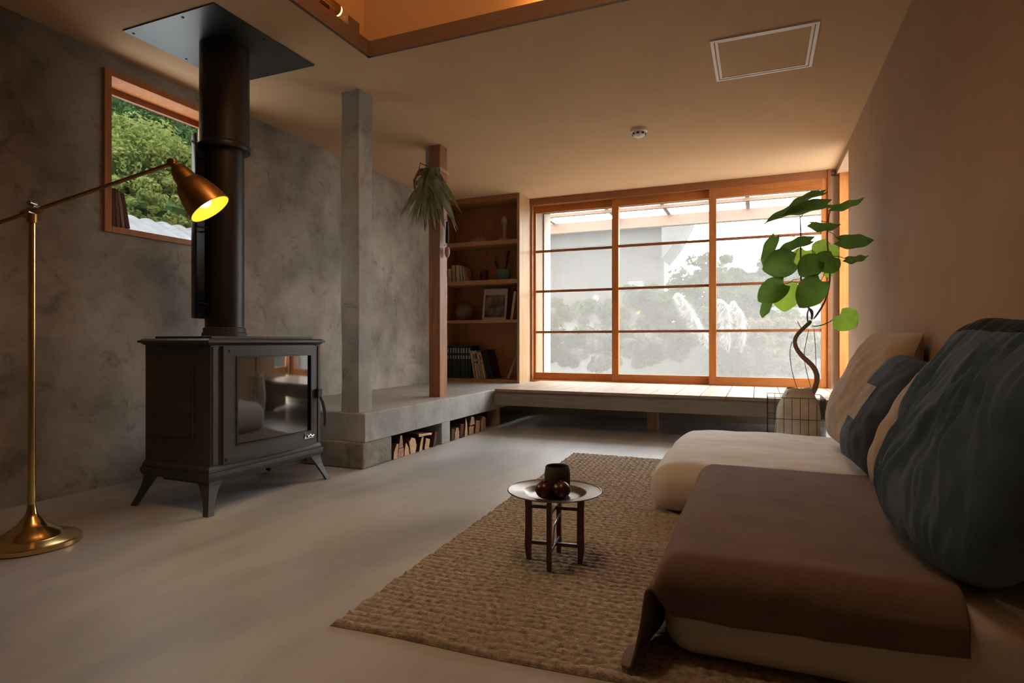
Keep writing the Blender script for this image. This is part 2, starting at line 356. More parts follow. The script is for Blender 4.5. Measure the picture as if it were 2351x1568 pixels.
# ------------------------------------------------------------------ raised platform, pillars
t_ = thing('concrete_platform', (-2.8, 4.6, 0), 'raised grey concrete platform running along the left wall under the pillars', 'platform')
b = MB(); b.box(-3.318, -2.27, 3.055, 6.205, .166, .349)
obj('slab', b, ['mortar_light'], t_, bevel=.006)
obj('top_screed', MB().box(-3.318, -2.30, 3.08, 6.20, .349, .351), 'platform_top', t_)
b = MB(); b.box(-2.90, -2.275, 3.04, 3.36, 0, .168); obj('plinth_block', b, 'plinth', t_, bevel=.012)
b = MB(); b.box(-2.6, -2.272, 4.03, 4.165, 0, .168); obj('support_block', b, 'mortar_light', t_, bevel=.006)
obj('back_wall', MB().box(-3.3, -3.0, 3.1, 6.2, 0, .166), 'plinth', t_)
def rough_post(x0, x1, y0, y1, z0, z1, seed, amp):
    b = MB(); n = 46; per = []; k = 5
    for i in range(k): per.append((x0 + (x1 - x0) * i / k, y0))
    for i in range(k): per.append((x1, y0 + (y1 - y0) * i / k))
    for i in range(k): per.append((x1 - (x1 - x0) * i / k, y1))
    for i in range(k): per.append((x0, y1 - (y1 - y0) * i / k))
    m = len(per); vs = []; cx, cy = (x0 + x1) / 2, (y0 + y1) / 2
    for j in range(n + 1):
        z = z0 + (z1 - z0) * j / n
        for (x, y) in per:
            q = noise.noise(Vector((x * 5 + seed, y * 5, z * 2.3))) * amp
            q += noise.noise(Vector((x * 20 + seed, y * 20, z * 9))) * amp * .3
            d = Vector((x - cx, y - cy, 0)).normalized(); vs.append((x + d.x * q, y + d.y * q, z))
    fs = [(j * m + i, j * m + (i + 1) % m, (j + 1) * m + (i + 1) % m, (j + 1) * m + i) for j in range(n) for i in range(m)]
    fs += [tuple(range(m - 1, -1, -1)), tuple(n * m + i for i in range(m))]
    return b.add(vs, fs)
tag(obj('plastered_pillar', rough_post(-2.463, -2.325, 3.068, 3.20, .35, CEIL, 3, .012), 'mortar_light', smooth=True), 'grey plastered square pillar on the platform corner beside the stove', 'pillar')
t_ = thing('wooden_post', (-2.425, 4.24, .35), 'reddish brown square wooden post on the platform with the hanging plant', 'post')
obj('post_body', rough_post(-2.478, -2.375, 4.183, 4.30, .35, CEIL, 8, .003), 'post', t_, True)
obj('plaster_strip', MB().box(-2.52, -2.482, 4.20, 4.29, 2.02, CEIL), 'mortar_light', t_, bevel=.004)

# ------------------------------------------------------------------ window bench (deck)
t_ = thing('window_bench', (-.8, 5.5, 0), 'long low plank bench in front of the sliding window on a weathered grey beam', 'bench')
b = MB(); x = -2.235
while x < .655:
    x1 = min(x + .1985, .657); b.box(x, x1 - .003, 4.945, 6.19, .342, .366); x += .2
obj('planks', b, 'deck', t_, bevel=.0015)
obj('front_beam', MB().box(-2.262, .655, 4.975, 5.06, .214, .341), 'beam_grey', t_, bevel=.003)
for x in (-2.395, -.93): obj('leg', MB().box(x, x + .095, 5.12 if x < -2 else 5.385, 5.215 if x < -2 else 5.48, 0, .166 if x < -2 else .341), 'legwood', t_, bevel=.003)

# ------------------------------------------------------------------ bookcase
t_ = thing('bookcase', (-2.84, 6.04, .35), 'built in wooden bookcase with four shelves between post and sliding window', 'bookcase')
obj('back_board', MB().box(-3.315, -2.39, 6.19, 6.205, .352, 2.388), 'shelfwood', t_)
obj('side_panel', MB().box(-2.392, -2.364, 5.875, 6.205, .352, 2.39), 'panelwood', t_)
obj('left_panel', MB().box(-3.318, -3.295, 5.88, 6.19, .352, 2.388), 'shelfwood', t_)
obj('top_board', MB().box(-3.295, -2.392, 5.88, 6.19, 2.34, 2.39), 'shelfwood', t_)
for za, zb in ((.352, .385), (1.005, 1.037), (1.430, 1.475), (1.860, 1.905)):
    obj('shelf', MB().box(-3.295, -2.392, 5.885, 6.19, za, zb), 'shelfedge', t_)

# ------------------------------------------------------------------ ceiling fittings
t_ = thing('ceiling_hatch', (.02, 3.55, CEIL), 'rectangular ceiling hatch outlined by a white metal frame', 'ceiling hatch')
b = MB()
for (o1, i1, zz) in ((0, .016, .008), (.022, .036, .006)):
    X0, X1, Y0, Y1 = -.238 + o1, .282 - o1, 3.29 + o1, 3.812 - o1; d = i1 - o1
    b.box(X0, X1, Y0, Y0 + d, CEIL - zz, CEIL); b.box(X0, X1, Y1 - d, Y1, CEIL - zz, CEIL)
    b.box(X0, X0 + d, Y0 + d, Y1 - d, CEIL - zz, CEIL); b.box(X1 - d, X1, Y0 + d, Y1 - d, CEIL - zz, CEIL)
obj('frame', b, 'white', t_)
obj('panel', MB().box(-.20, .244, 3.328, 3.774, CEIL - .004, CEIL), 'ceil', t_)
t_ = thing('smoke_detector', (-.83, 4.47, CEIL), 'small round white smoke detector on the ceiling', 'smoke detector')
obj('base', MB().lathe([(.0, 0), (.062, 0), (.062, -.018), (.05, -.024), (0, -.024)], (-.83, 4.47, CEIL)), 'white', t_, True)
obj('dome', MB().lathe([(.05, -.024), (.05, -.034), (.040, -.048), (.018, -.058), (0, -.06)], (-.83, 4.47, CEIL)), 'white', t_, True)
b = MB()
for k in range(8):
    a = k * math.pi / 4; b.box(-.008, .008, .036, .052, -.042, -.030, M4=Matrix.Translation((-.83, 4.47, CEIL)) @ Matrix.Rotation(a, 4, 'Z'))
obj('vent_slots', b, 'black', t_)

# ------------------------------------------------------------------ wood stove and flue
SX, SY = -2.57, 2.365
st = thing('wood_stove', (SX, SY, 0), 'black cast iron wood stove with a large glass door on four splayed legs', 'stove')
bx0, bx1, by0, by1 = -2.785, -2.352, 1.99, 2.735
def ring(b, z0, z1, e0, e1):
    vs = []
    for z, e_ in ((z0, e0), (z1, e1)):
        vs += [(bx0 - e_, by0 - e_, z), (bx1 + e_, by0 - e_, z), (bx1 + e_, by1 + e_, z), (bx0 - e_, by1 + e_, z)]
    b.add(vs, [(3, 2, 1, 0), (4, 5, 6, 7), (0, 1, 5, 4), (1, 2, 6, 5), (2, 3, 7, 6), (3, 0, 4, 7)])
b = MB(); ring(b, .215, .785, 0, 0); obj('body', b, 'iron', st, bevel=.004)
b = MB(); ring(b, .145, .165, .006, .016); ring(b, .165, .187, .016, .016); ring(b, .187, .200, .010, .010); ring(b, .200, .218, .010, .002)
obj('base_moulding', b, 'iron', st, bevel=.002)
b = MB(); ring(b, .783, .794, .004, .016); ring(b, .794, .806, .024, .024); ring(b, .806, .814, .018, .008)
b.box(bx0 + .03, bx1 - .022, by0 + .03, by1 - .03, .814, .826)
obj('top_plate', b, 'iron', st, bevel=.002)
b = MB(); b.box(bx0 + .075, bx1 - .10, by0 - .006, by0, .33, .705)
b.box(bx0 + .095, bx1 - .12, by0 - .010, by0 - .006, .35, .685); obj('side_panel', b, 'iron', st, bevel=.003)
for y0, y1 in ((by0, by0 + .045), (by1 - .035, by1)):
    b = MB(); b.box(bx1, bx1 + .008, y0, y1, .218, .783); b.box(bx1 + .006, bx1 + .013, y0 + .010, y1 - .010, .225, .775)
    obj('corner_pilaster', b, 'iron', st, bevel=.002)
# bowed door frame with glass
dy0, dy1, dz0, dz1 = by0 + .065, by1 - .045, .218, .777; gy0, gy1, gz0, gz1 = 2.132, 2.638, .302, .722
def dx(y): return bx1 + .018 + .014 * math.sin(math.pi * (y - dy0) / (dy1 - dy0))
b = MB()
def strip(b, y0, y1, z0, z1, off=0., n=14, th=.022):
    for i in range(n):
        ya = y0 + (y1 - y0) * i / n; yb = y0 + (y1 - y0) * (i + 1) / n
        vs = [(dx(ya) + off, ya, z0), (dx(yb) + off, yb, z0), (dx(yb) + off, yb, z1), (dx(ya) + off, ya, z1),
              (bx1, ya, z0), (bx1, yb, z0), (bx1, yb, z1), (bx1, ya, z1)]
        b.add(vs, [(0, 1, 2, 3), (7, 6, 5, 4), (0, 4, 5, 1), (3, 2, 6, 7)] + ([(0, 3, 7, 4)] if i == 0 else []) + ([(1, 5, 6, 2)] if i == n - 1 else []))
strip(b, dy0, dy1, dz0, gz0); strip(b, dy0, dy1, gz1, dz1); strip(b, dy0, gy0, gz0, gz1, n=3); strip(b, gy1, dy1, gz0, gz1, n=3)
strip(b, dy0 + .012, dy1 - .012, dz0 + .012, dz0 + .03, .005); strip(b, dy0 + .03, dy1 - .03, dz1 - .03, dz1 - .016, .004)
dr = obj('door', b, 'iron', st)
b = MB(); strip(b, gy0 - .008, gy1 + .008, gz0 - .008, gz0, .004); strip(b, gy0 - .008, gy1 + .008, gz1, gz1 + .008, .004); strip(b, gy0 - .008, gy0, gz0, gz1, .004, 2); strip(b, gy1, gy1 + .008, gz0, gz1, .004, 2)
obj('glass_surround', b, 'black', dr)
b = MB(); b.grid(lambda u, v: (dx(gy0 + (gy1 - gy0) * u) - .008, gy0 + (gy1 - gy0) * u, gz0 + (gz1 - gz0) * v), 16, 1); obj('glass_pane', b, 'glass_dark', dr, True)
b = MB(); hy = 2.695
b.box(bx1 + .012, bx1 + .042, hy - .018, hy + .018, .478, .530)
obj('latch', b, 'black', dr, bevel=.004)
b = MB(); b.tube([(bx1 + .035, hy + .006, .49), (bx1 + .052, hy + .012, .45), (bx1 + .060, hy + .018, .40), (bx1 + .060, hy + .022, .35), (bx1 + .052, hy + .024, .315)], [.008, .010, .010, .009, .007], 10)
obj('handle', b, 'iron', dr, True)
b = MB(); b.tube([(dx(2.60) + .003, 2.585, .272), (dx(2.6) + .006, 2.60, .285), (dx(2.6) + .006, 2.612, .268), (dx(2.6) + .006, 2.625, .280), (dx(2.6) + .006, 2.638, .268), (dx(2.6) + .006, 2.655, .274)], .0045, 8)
b.box(dx(2.6) + .001, dx(2.6) + .004, 2.585, 2.655, .258, .264); b.box(dx(2.6) + .001, dx(2.6) + .004, 2.588, 2.598, .264, .290)
obj('badge', b, 'chrome', dr, True)
obj('air_lever', MB().tube([(bx1 - .02, 2.36, .135), (bx1 + .01, 2.36, .128)], .009, 10), 'black', st, True)
obj('ash_tray', MB().box(bx0 + .05, bx1 - .04, by0 + .06, by1 - .06, .115, .146), 'iron', st)
for sx in (0, 1):
    for sy in (0, 1):
        cx = bx1 + .005 if sx else bx0 - .005; cy = by1 + .005 if sy else by0 - .005
        ox = 1 if sx else -1; oy = 1 if sy else -1; b = MB()
        prof = [(.150, 0, .085), (.125, .002, .066), (.095, .008, .050), (.06, .018, .040), (.03, .028, .034), (.0, .040, .034)]
        # L-shaped section that tapers to a pointed foot
        for k in range(len(prof) - 1):
            vs = []
            for (z, o_, w) in (prof[k], prof[k + 1]):
                X = cx + ox * o_; Y = cy + oy * o_; t = .016
                vs += [(X, Y, z), (X - ox * w, Y, z), (X - ox * w, Y - oy * t, z), (X - ox * t, Y - oy * t, z), (X - ox * t, Y - oy * w, z), (X, Y - oy * w, z)]
            b.add(vs, [(i, (i + 1) % 6, (i + 1) % 6 + 6, i + 6) for i in range(6)] + ([tuple(range(6))] if k == 0 else []) + ([tuple(range(6, 12))] if k == len(prof) - 2 else []))
        obj('leg', b, 'iron', st, bevel=.002)
PX, PY = -2.672, 2.36
fl = thing('flue_pipe', (PX, PY, .83), 'tall black flue pipe rising from the stove to the ceiling plate', 'flue pipe')
obj('lower_pipe', MB().lathe([(.097, .87), (.097, 1.88)], (PX, PY, 0), 40), 'pipe', fl, True)
obj('collar', MB().lathe([(.0, .826), (.112, .826), (.112, .845), (.106, .85), (.106, .872), (.097, .876)], (PX, PY, 0), 40), 'iron', fl, True)
obj('upper_pipe', MB().lathe([(.097, 1.83), (.129, 1.83), (.131, 1.845), (.129, 1.86), (.124, 1.865), (.124, CEIL - .008)], (PX, PY, 0), 40), 'pipe', fl, True)
b = MB(); a0, a1 = R(140), R(262)
def sh(u, v):
    a = a0 + (a1 - a0) * u; return (PX + .158 * math.cos(a), PY + .158 * math.sin(a), .925 + (1.885 - .925) * v)
b.grid(sh, 24, 2); obj('heat_shield', b, 'pipe', fl, True, solid=.003)
for z in (1.0, 1.4, 1.8):
    obj('bracket', MB().tube([(PX - .095, PY - .02, z), (PX - .156, PY - .03, z)], .005, 8), 'pipe', fl, True)
    obj('bracket', MB().tube([(PX - .02, PY - .095, z), (PX - .03, PY - .155, z)], .005, 8), 'pipe', fl, True)
obj('screw', MB().tube([(PX - .065, PY - .134, 1.85), (PX - .07, PY - .15, 1.85)], .006, 10), 'chrome', fl, True)
t_ = thing('ceiling_plate', (PX, PY, CEIL), 'square grey steel plate on the ceiling around the flue pipe', 'ceiling plate')
obj('sheet', MB().box(-2.998, -2.358, 2.022, 2.702, CEIL - .007, CEIL), 'plate', t_, bevel=.001)
for x, y in ((-2.965, 2.36), (-2.6, 2.05), (-2.39, 2.36), (-2.68, 2.67), (-2.97, 2.06)):
    obj('screw', MB().lathe([(0, -.011), (.006, -.010), (.007, -.007)], (x, y, CEIL), 12), 'black', t_, True)

# ------------------------------------------------------------------ floor lamp
LX, LY = -2.643, 1.422
t_ = thing('floor_lamp', (LX, LY, 0), 'brass floor lamp with a swing arm and a lit cone shade', 'lamp')
obj('base', MB().lathe([(0, 0), (.156, 0), (.163, .004), (.163, .020), (.152, .027), (.112, .034), (.100, .040), (.094, .050), (.060, .074), (.046, .084), (.038, .098), (.026, .112), (.018, .126), (.014, .16), (0, .162)], (LX, LY, 0), 56), 'brass', t_, True)
obj('pole', MB().tube([(LX, LY, .12), (LX, LY, 1.30)], .0125, 20), 'brass', t_, True)
ad = (Vector((-2.13, 1.636, 1.500)) - Vector((LX, LY, 1.310))).normalized(); J = Vector((LX, LY, 1.312))
E_ = J + ad * .588
obj('arm', MB().tube([J - ad * .42, J - ad * .1, J, E_], [.0075, .0075, .0075, .0075], 14), 'brass_dark', t_, True)
b = MB(); b.tube([J - ad * .035, J + ad * .035], .016, 16); b.tube([J + Vector((0, 0, -.045)), J + Vector((0, 0, .012))], .017, 16)
cl = obj('clamp', b, 'brass_dark', t_, True)
b = MB(); side = ad.cross(Vector((0, 0, 1))).normalized()
for q in (Vector((.020, 0, .02)), Vector((.032, 0, .004)), Vector((.012, 0, -.012))):
    p = J + ad * q.x + Vector((0, 0, q.z)); b.tube([p, p + side * .03], .006, 10); b.tube([p + side * .03, p + side * .038], .009, 10)
obj('knob', b, 'chrome', cl, True)
b = MB(); b.lathe([(0, .018), (.012, .015), (.018, .005), (.018, -.005), (.012, -.015), (0, -.018)], E_, 16)
b.tube([E_ - side * .02, E_ + side * .02], .014, 14); obj('swivel_joint', b, 'brass_dark', t_, True)
fw = Vector((-math.sin(TH), math.cos(TH), 0)); rt = Vector((math.cos(TH), math.sin(TH), 0))
ax = (rt * .60 + Vector((0, 0, -.78)) + fw * .10).normalized()
S0 = E_ + ax * .01
Rm = Matrix.Translation(S0) @ ax.to_track_quat('Z', 'Y').to_matrix().to_4x4()
prof = [(.012, 0), (.026, .012), (.036, .040), (.041, .068), (.043, .078), (.051, .084), (.063, .110), (.074, .150), (.080, .185), (.083, .212)]
sh_o = obj('lamp_shade', MB().lathe(prof, n=48, M4=Rm), 'brass_dark', t_, True)
obj('shade_lining', MB().lathe([(r - .0025, z + .001) for r, z in prof[5:]] + [(.083, .212)], n=48, M4=Rm), 'shade_in', sh_o, True)
b = MB(); b.lathe([(0, .09), (.014, .09), (.014, .12), (.026, .145), (.030, .165), (.026, .185), (.014, .196), (0, .199)], n=24, M4=Rm); obj('bulb', b, 'bulb', t_, True)
light('SPOT', 'lamp_light', S0 + ax * .204, (ax * -1).to_track_quat('Z', 'Y').to_euler(), 3, (1, .72, .34), spot_size=R(120), spot_blend=.6, shadow_soft_size=.02)
light('POINT', 'lamp_glow', S0 + ax * .205, (0, 0, 0), .15, (1, .60, .08), shadow_soft_size=.032)

# ------------------------------------------------------------------ books on the left window sill
for k, (dy, h, th, lean, mm) in enumerate(((.016, .235, .020, 4, 'sill_a'), (.040, .232, .020, 5, 'sill_b'), (.064, .228, .022, 7, 'sill_c'), (.090, .225, .022, 10, 'sill_a'))):
    pass
def book_mesh(w, d, h, cover, page='page', band=None):
    """book standing upright: spine faces -Y, width w in X, depth d in Y"""
    c = .0025; b = MB()
    b.box(-w / 2, -w / 2 + c, 0, d, 0, h); b.box(w / 2 - c, w / 2, 0, d, 0, h); b.box(-w / 2, w / 2, 0, c, 0, h)
    return b
def col(name, c, rough=.7):
    if name not in M: M[name] = mat(name, c, rough)
    return name
col('page', (.62, .54, .42))
def book(loc, w, d, h, lean, cover, label, group=None, rz=0, band=None, cat='book', bandcol=None):
    """lean in degrees about Y (positive tips toward +X)"""
    t = thing('book', loc, label, cat, group); t.rotation_euler = (0, R(lean), rz)
    obj('cover', book_mesh(w, d, h, cover), cover, t, world=False, bevel=.0008)
    obj('page_block', MB().box(-w / 2 + .0026, w / 2 - .0026, .0026, d - .003, .003, h - .003), 'page', t, world=False)
    if bandcol:
        for z0, z1 in band: obj('title', MB().box(-w * .30, w * .30, -.0008, .0004, h * z0, h * z1), bandcol, t, world=False)
    return t
col('maroon', (.10, .030, .022)); col('brownbk', (.16, .065, .040)); col('tanbk', (.30, .17, .11))
SB = WZ0 + .0352
for k, (y, w, h, ln, c, lb) in enumerate((
        (2.190, .022, .215, 1, 'maroon', 'dark maroon book against the window jamb on the left sill'),
        (2.216, .022, .212, 4, 'brownbk', 'brown book second from the jamb on the left window sill'),
        (2.244, .020, .205, 7, 'tanbk', 'tan spined book third from the jamb on the left window sill'),
        (2.270, .024, .200, 10, 'maroon', 'outermost dark book leaning left on the window sill'))):
    t = book((-3.318, y + (h * math.sin(R(ln))) * .0, SB + .5 * w * math.sin(R(ln))), w, .13, h, -ln, c, lb, rz=0)
    t.rotation_euler = Euler((R(ln), 0, R(90)), 'XYZ') if False else (Matrix.Rotation(R(ln), 3, 'X') @ Matrix.Rotation(R(90), 3, 'Z')).to_euler()

# ------------------------------------------------------------------ bookcase contents
BY = 5.93
col('green_dk', (.018, .032, .028)); col('ttl', (.30, .32, .28)); col('cream', (.52, .42, .28)); col('olive', (.34, .30, .12)); col('pinkbk', (.42, .24, .17)); col('paleg', (.38, .38, .27)); col('blackbk', (.012, .010, .012)); col('redttl', (.20, .05, .03))
for k in range(9):
    x = -3.262 + k * .0335
    book((x, BY + .003 * (k % 3), .3855), .031, .22, .365, 0, 'green_dk', ('first', 'second', 'third', 'fourth', 'fifth', 'sixth', 'seventh', 'eighth', 'ninth')[k] + ' dark green book from the left on the bottom shelf', 'dark green set on the bottom shelf', band=((.78, .93), (.60, .70)), bandcol='ttl')
xs = -2.935
for k, (w, h, ln, c, bc, lb) in enumerate((
        (.026, .315, -9, 'pinkbk', 'cream', 'pinkish leaning book next to the dark green set'),
        (.024, .310, -10, 'cream', 'redttl', 'cream leaning book second after the dark green set'),
        (.024, .315, -11, 'paleg', 'blackbk', 'pale green leaning book in the middle of the bottom shelf'),
        (.022, .305, -12, 'olive', 'cream', 'olive yellow leaning book on the bottom shelf'),
        (.022, .300, -13, 'cream', 'redttl', 'cream leaning book beside the big black book'))):
    book((xs + .012, BY, .3855 + abs(w * .5 * math.sin(R(ln)))), w, .2, h, ln, c, lb, band=((.55, .62), (.70, .9)), bandcol=bc); xs += w + .0065
book((-2.745, BY + .02, .3955), .070, .22, .315, -15, 'blackbk', 'thick black book leaning on the bottom shelf beside the rolled tube')
t_ = thing('paper_tube', (-2.50, 6.0, .3855), 'pale slender paper tube leaning in the bottom right corner of the bookcase', 'tube')
obj('tube', MB().tube([(-2.530, 5.96, .390), (-2.46, 6.06, .665)], [.022, .014], 16), 'pinkbk', t_, True); obj('flared_end', MB().tube([(-2.46, 6.06, .665), (-2.456, 6.066, .68)], [.015, .024], 16), 'cream', t_, True)
# shelf 2
col('clay', (.17, .105, .075)); col('frame_w', (.50, .42, .34), .5)
t_ = thing('round_jar', (-3.10, 6.03, 1.0375), 'round brown clay jar on the second shelf left of the framed picture', 'jar')
obj('body', MB().lathe([(0, 0), (.06, 0), (.095, .04), (.108, .10), (.095, .155), (.06, .19), (.045, .195)], (-3.10, 6.03, 1.0375), 28), 'clay', t_, True)
obj('lid', MB().lathe([(.05, .193), (.05, .20), (.02, .212), (0, .215)], (-3.10, 6.03, 1.0375), 28), 'clay', t_, True)
t_ = thing('picture_frame', (-2.70, 5.95, 1.0375), 'white framed dark photograph leaning on the second bookcase shelf', 'picture'); t_.rotation_euler = (R(-10), 0, R(2))
W_, H_ = .285, .355
b = MB(); b.box(-W_ / 2, W_ / 2, 0, .014, 0, .03); b.box(-W_ / 2, W_ / 2, 0, .014, H_ - .07, H_); b.box(-W_ / 2, -W_ / 2 + .022, 0, .014, .03, H_ - .07); b.box(W_ / 2 - .022, W_ / 2, 0, .014, .03, H_ - .07)
obj('frame', b, 'frame_w', t_, world=False, bevel=.002)
M['photo'] = ramp_noise(mat('dark_photo_print', rough=.35), (.035, .022, .020), (.26, .19, .15), (1, 1, 1), 9, 3, p1=.4, p2=.65)[0]
obj('print', MB().box(-W_ / 2 + .022, W_ / 2 - .022, .006, .010, .03, H_ - .07), 'photo', t_, world=False)
book((-2.485, 5.94, 1.0400), .030, .18, .31, 8, 'frame_w', 'pale magazine leaning at the right end of the second shelf')
book((-2.520, 5.99, 1.0400), .022, .18, .33, 8, 'blackbk', 'black book between the framed picture and the pale magazine')
# shelf 3
xs = -3.26
for k, (w, h, ln, c, lb) in enumerate((
        (.040, .150, -3, 'cream', 'cream book at the far left of the third shelf'),
        (.045, .185, -3, 'pinkbk', 'taller pinkish book second on the third shelf'),
        (.042, .185, -4, 'cream', 'tall cream book third on the third shelf'),
        (.026, .175, -7, 'paleg', 'pale green book fourth on the third shelf'),
        (.020, .160, -9, 'cream', 'thin cream book leaning fifth on the third shelf'),
        (.018, .155, -14, 'tanbk', 'thin tan book leaning sixth on the third shelf'))):
    book((xs + w / 2, BY, 1.4755 + abs(w * .5 * math.sin(R(ln)))), w, .15, h, ln, c, lb); xs += w + .012
for k, (x, w, h, c, lb) in enumerate(((-2.90, .05, .10, 'brownbk', 'small brown box beside the thin tan book on the third shelf'), (-2.83, .045, .125, 'maroon', 'small maroon box next to the teal pot on the third shelf'))):
    t = thing('small_box', (x, 6.0, 1.4755), lb, 'box')
    obj('box_body', MB().box(-w / 2, w / 2, -.04, .04, 0, h * .75), c, t, world=False, bevel=.002); obj('lid', MB().box(-w / 2 - .002, w / 2 + .002, -.042, .042, h * .75, h), c, t, world=False, bevel=.002)
col('teal', (.10, .20, .18), .4)
t_ = thing('teal_pot', (-2.60, 6.0, 1.4755), 'teal ceramic pot on the third shelf of the bookcase', 'pot')
obj('body', MB().lathe([(0, 0), (.062, 0), (.072, .02), (.074, .06), (.072, .11), (.066, .118), (.062, .11), (.060, .02)], (-2.60, 6.0, 1.4755), 28), 'teal', t_, True)
b = MB(); b.lathe([(.0745, .088), (.0765, .092), (.0745, .096)], (-2.60, 6.0, 1.4755), 28); b.lathe([(.0742, .04), (.0762, .044), (.0742, .048)], (-2.60, 6.0, 1.4755), 28); obj('rim_band', b, 'teal', t_, True)
for k, (dx_, dy_, h, lb) in enumerate(((.035, .02, .30, 'tallest dark brush standing in the teal pot'), (-.075, 0, .19, 'dark brush tilting left in the teal pot'), (.045, -.03, .20, 'short dark brush tilting right in the teal pot'))):
    t = thing('brush', (-2.60, 6.0, 1.50), lb, 'brush')
    p0 = Vector((-2.60, 6.0, 1.505)); p1 = p0 + Vector((dx_, dy_, h - .08)); p2 = p0 + Vector((dx_ * 1.4, dy_ * 1.4, h))
    obj('stick', MB().tube([p0, p1], .005, 8), 'blackbk', t, True); obj('bristles', MB().tube([p1, p1.lerp(p2, .5), p2], [.006, .016, .008], 10), 'blackbk', t, True)
# shelf 4
col('shell', (.42, .30, .22), .6)
def blob(b, c, r, seed, amp, n=20):
    def fn(u, v):
        a = 2 * math.pi * u; p = math.pi * (v - .5); d = Vector((math.cos(a) * math.cos(p), math.sin(a) * math.cos(p), math.sin(p)))
        q = 1 + amp * noise.noise(d * 1.7 + Vector((seed, 0, 0))); return (c[0] + d.x * r[0] * q, c[1] + d.y * r[1] * q, max(c[2] + d.z * r[2] * q, c[2] - r[2] * .55))
    b.grid(fn, n, n // 2); return b
def seashell(cx, cy, cz):
    b = MB()
    def fn(u, v):
        a = math.pi * u; rib = 1 + .06 * math.cos(a * 22); q = math.sin(math.pi * v / 2)
        x = -.115 * math.cos(a) * q * rib; h = .072 * math.sin(a) ** .8 * q * rib * (1 - .25 * math.cos(a))
        return (cx + x, cy - .045 * math.cos(math.pi * v / 2) + .02, cz + max(h, 0) + .001)
    b.grid(fn, 110, 12); return b
tag(obj('seashell', seashell(-2.94, 6.02, 1.906), 'shell', smooth=True, solid=.004), 'pale ribbed seashell on the top shelf of the bookcase', 'seashell')
t_ = thing('figurine', (-2.60, 6.03, 1.9055), 'pale round headed figurine on the top shelf of the bookcase', 'figurine')
obj('head', blob(MB(), (-2.60, 6.03, 2.135), (.045, .042, .055), 4, .25), 'shell', t_, True)
obj('neck', MB().lathe([(.024, .045), (.020, .11), (.026, .16), (.032, .20)], (-2.60, 6.03, 1.905), 20), 'shell', t_, True)
obj('pedestal', MB().box(-2.66, -2.55, 5.99, 6.07, 1.906, 1.952), 'shell', t_, bevel=.008)

# ------------------------------------------------------------------ hanging staghorn bundle on the post
t_ = thing('hanging_plant', (-2.47, 4.14, 2.24), 'bundle of long drooping strap leaves hung near the top of the wooden post', 'plant')
rnd = random.Random(5); b = MB()
def strapleaf(b, p0, p1, w, sag, bow, seed, n=12):
    p0 = Vector(p0); p1 = Vector(p1); d = p1 - p0; s = d.cross(Vector((.3, -1, .1))).normalized(); r_ = random.Random(seed)
    tw = r_.uniform(-.9, .9); vs = []
    nrm = s.cross(d).normalized()
    for i in range(n + 1):
        t = i / n; c = p0 + d * t + Vector((0, -bow * math.sin(math.pi * t), sag * math.sin(math.pi * t)))
        ww = w * (.35 + .65 * math.sin(math.pi * min(1, .15 + t * .6))) * (1 - t ** 4) + .001
        a = tw * t; q = s * math.cos(a) + nrm * math.sin(a)
        vs += [c - q * ww, c + nrm * ww * .25, c + q * ww]
    fs = []
    for i in range(n): a = i * 3; fs += [(a, a + 1, a + 4, a + 3), (a + 1, a + 2, a + 5, a + 4)]
    b.add(vs, fs)
top = Vector((-2.43, 4.13, 2.17))
ends = []
for k in range(78):
    a = max(-.2, min(.2, rnd.gauss(.0, .10))); ends.append(Vector((-2.42 + a, 4.09 + rnd.uniform(-.09, .07), 1.79 + rnd.uniform(-.12, .14) + abs(a) * .15)))
ends += [at(918, 497, 4.12), at(935, 510, 4.10), at(955, 512, 4.13), at(975, 532, 4.12), at(1052, 528, 4.12), at(1045, 505, 4.1), at(1060, 490, 4.15), at(1048, 535, 4.13), at(1005, 510, 4.08)]
for k, e_ in enumerate(ends):
    s0 = top + Vector((rnd.uniform(-.06, .06), rnd.uniform(-.02, .03), rnd.uniform(-.06, .03)))
    strapleaf(b, s0, e_, rnd.uniform(.012, .021), rnd.uniform(.0, .04), rnd.uniform(0, .05), k)
for k in range(5):
    a = Vector((-2.50 + .01 * k, 4.15, 2.13)); strapleaf(b, a, a + Vector((-.06 + rnd.uniform(-.03, .03), -.02, -.16 - .02 * k)), .012, .05, .03, 100 + k)
obj('fronds', b, 'strap', t_, True)
b = MB()
b.tube([top + Vector((-.03, .03, .03)), top + Vector((-.10, .0, .02)), top + Vector((-.155, 0, -.06)), top + Vector((-.15, 0, -.13)), top + Vector((-.11, 0, -.19))], [.010, .013, .010, .008, .004], 8)
b.tube([top + Vector((.03, .0, -.02)), top + Vector((-.02, .0, .01)), top + Vector((-.08, .02, .0)), top + Vector((-.13, 0, -.03))], [.016, .02, .016, .006], 8)
b.tube([top + Vector((-.05, .03, .05)), top + Vector((-.11, .02, .08)), top + Vector((-.12, .02, .03)), top + Vector((-.08, 0, .0))], .005, 8)
b.tube([at(958, 415, 4.13), at(958, 425, 4.13)], .013, 8)
obj('root_stub', b, 'bark', t_, True)
b = MB(); zz = 2.185
pts = [(-2.486, 4.176, zz), (-2.370, 4.176, zz + .012), (-2.368, 4.306, zz), (-2.486, 4.306, zz - .006), (-2.486, 4.176, zz)]
for o_ in (0, .009, -.010): b.tube([(p[0], p[1], p[2] + o_) for p in pts], .003, 6)
obj('twine', b, 'twine', t_, True)
t_ = thing('hanging_bud_vase', (-2.268, 4.22, 1.72), 'slim dark bud vase hanging on the right face of the wooden post', 'vase')
hv = Vector((-2.345, 4.25, 0))
obj('vase_body', MB().lathe([(0, 1.60), (.012, 1.602), (.016, 1.63), (.014, 1.70), (.010, 1.76), (.013, 1.775)], hv, 16), 'blackbk', t_, True)
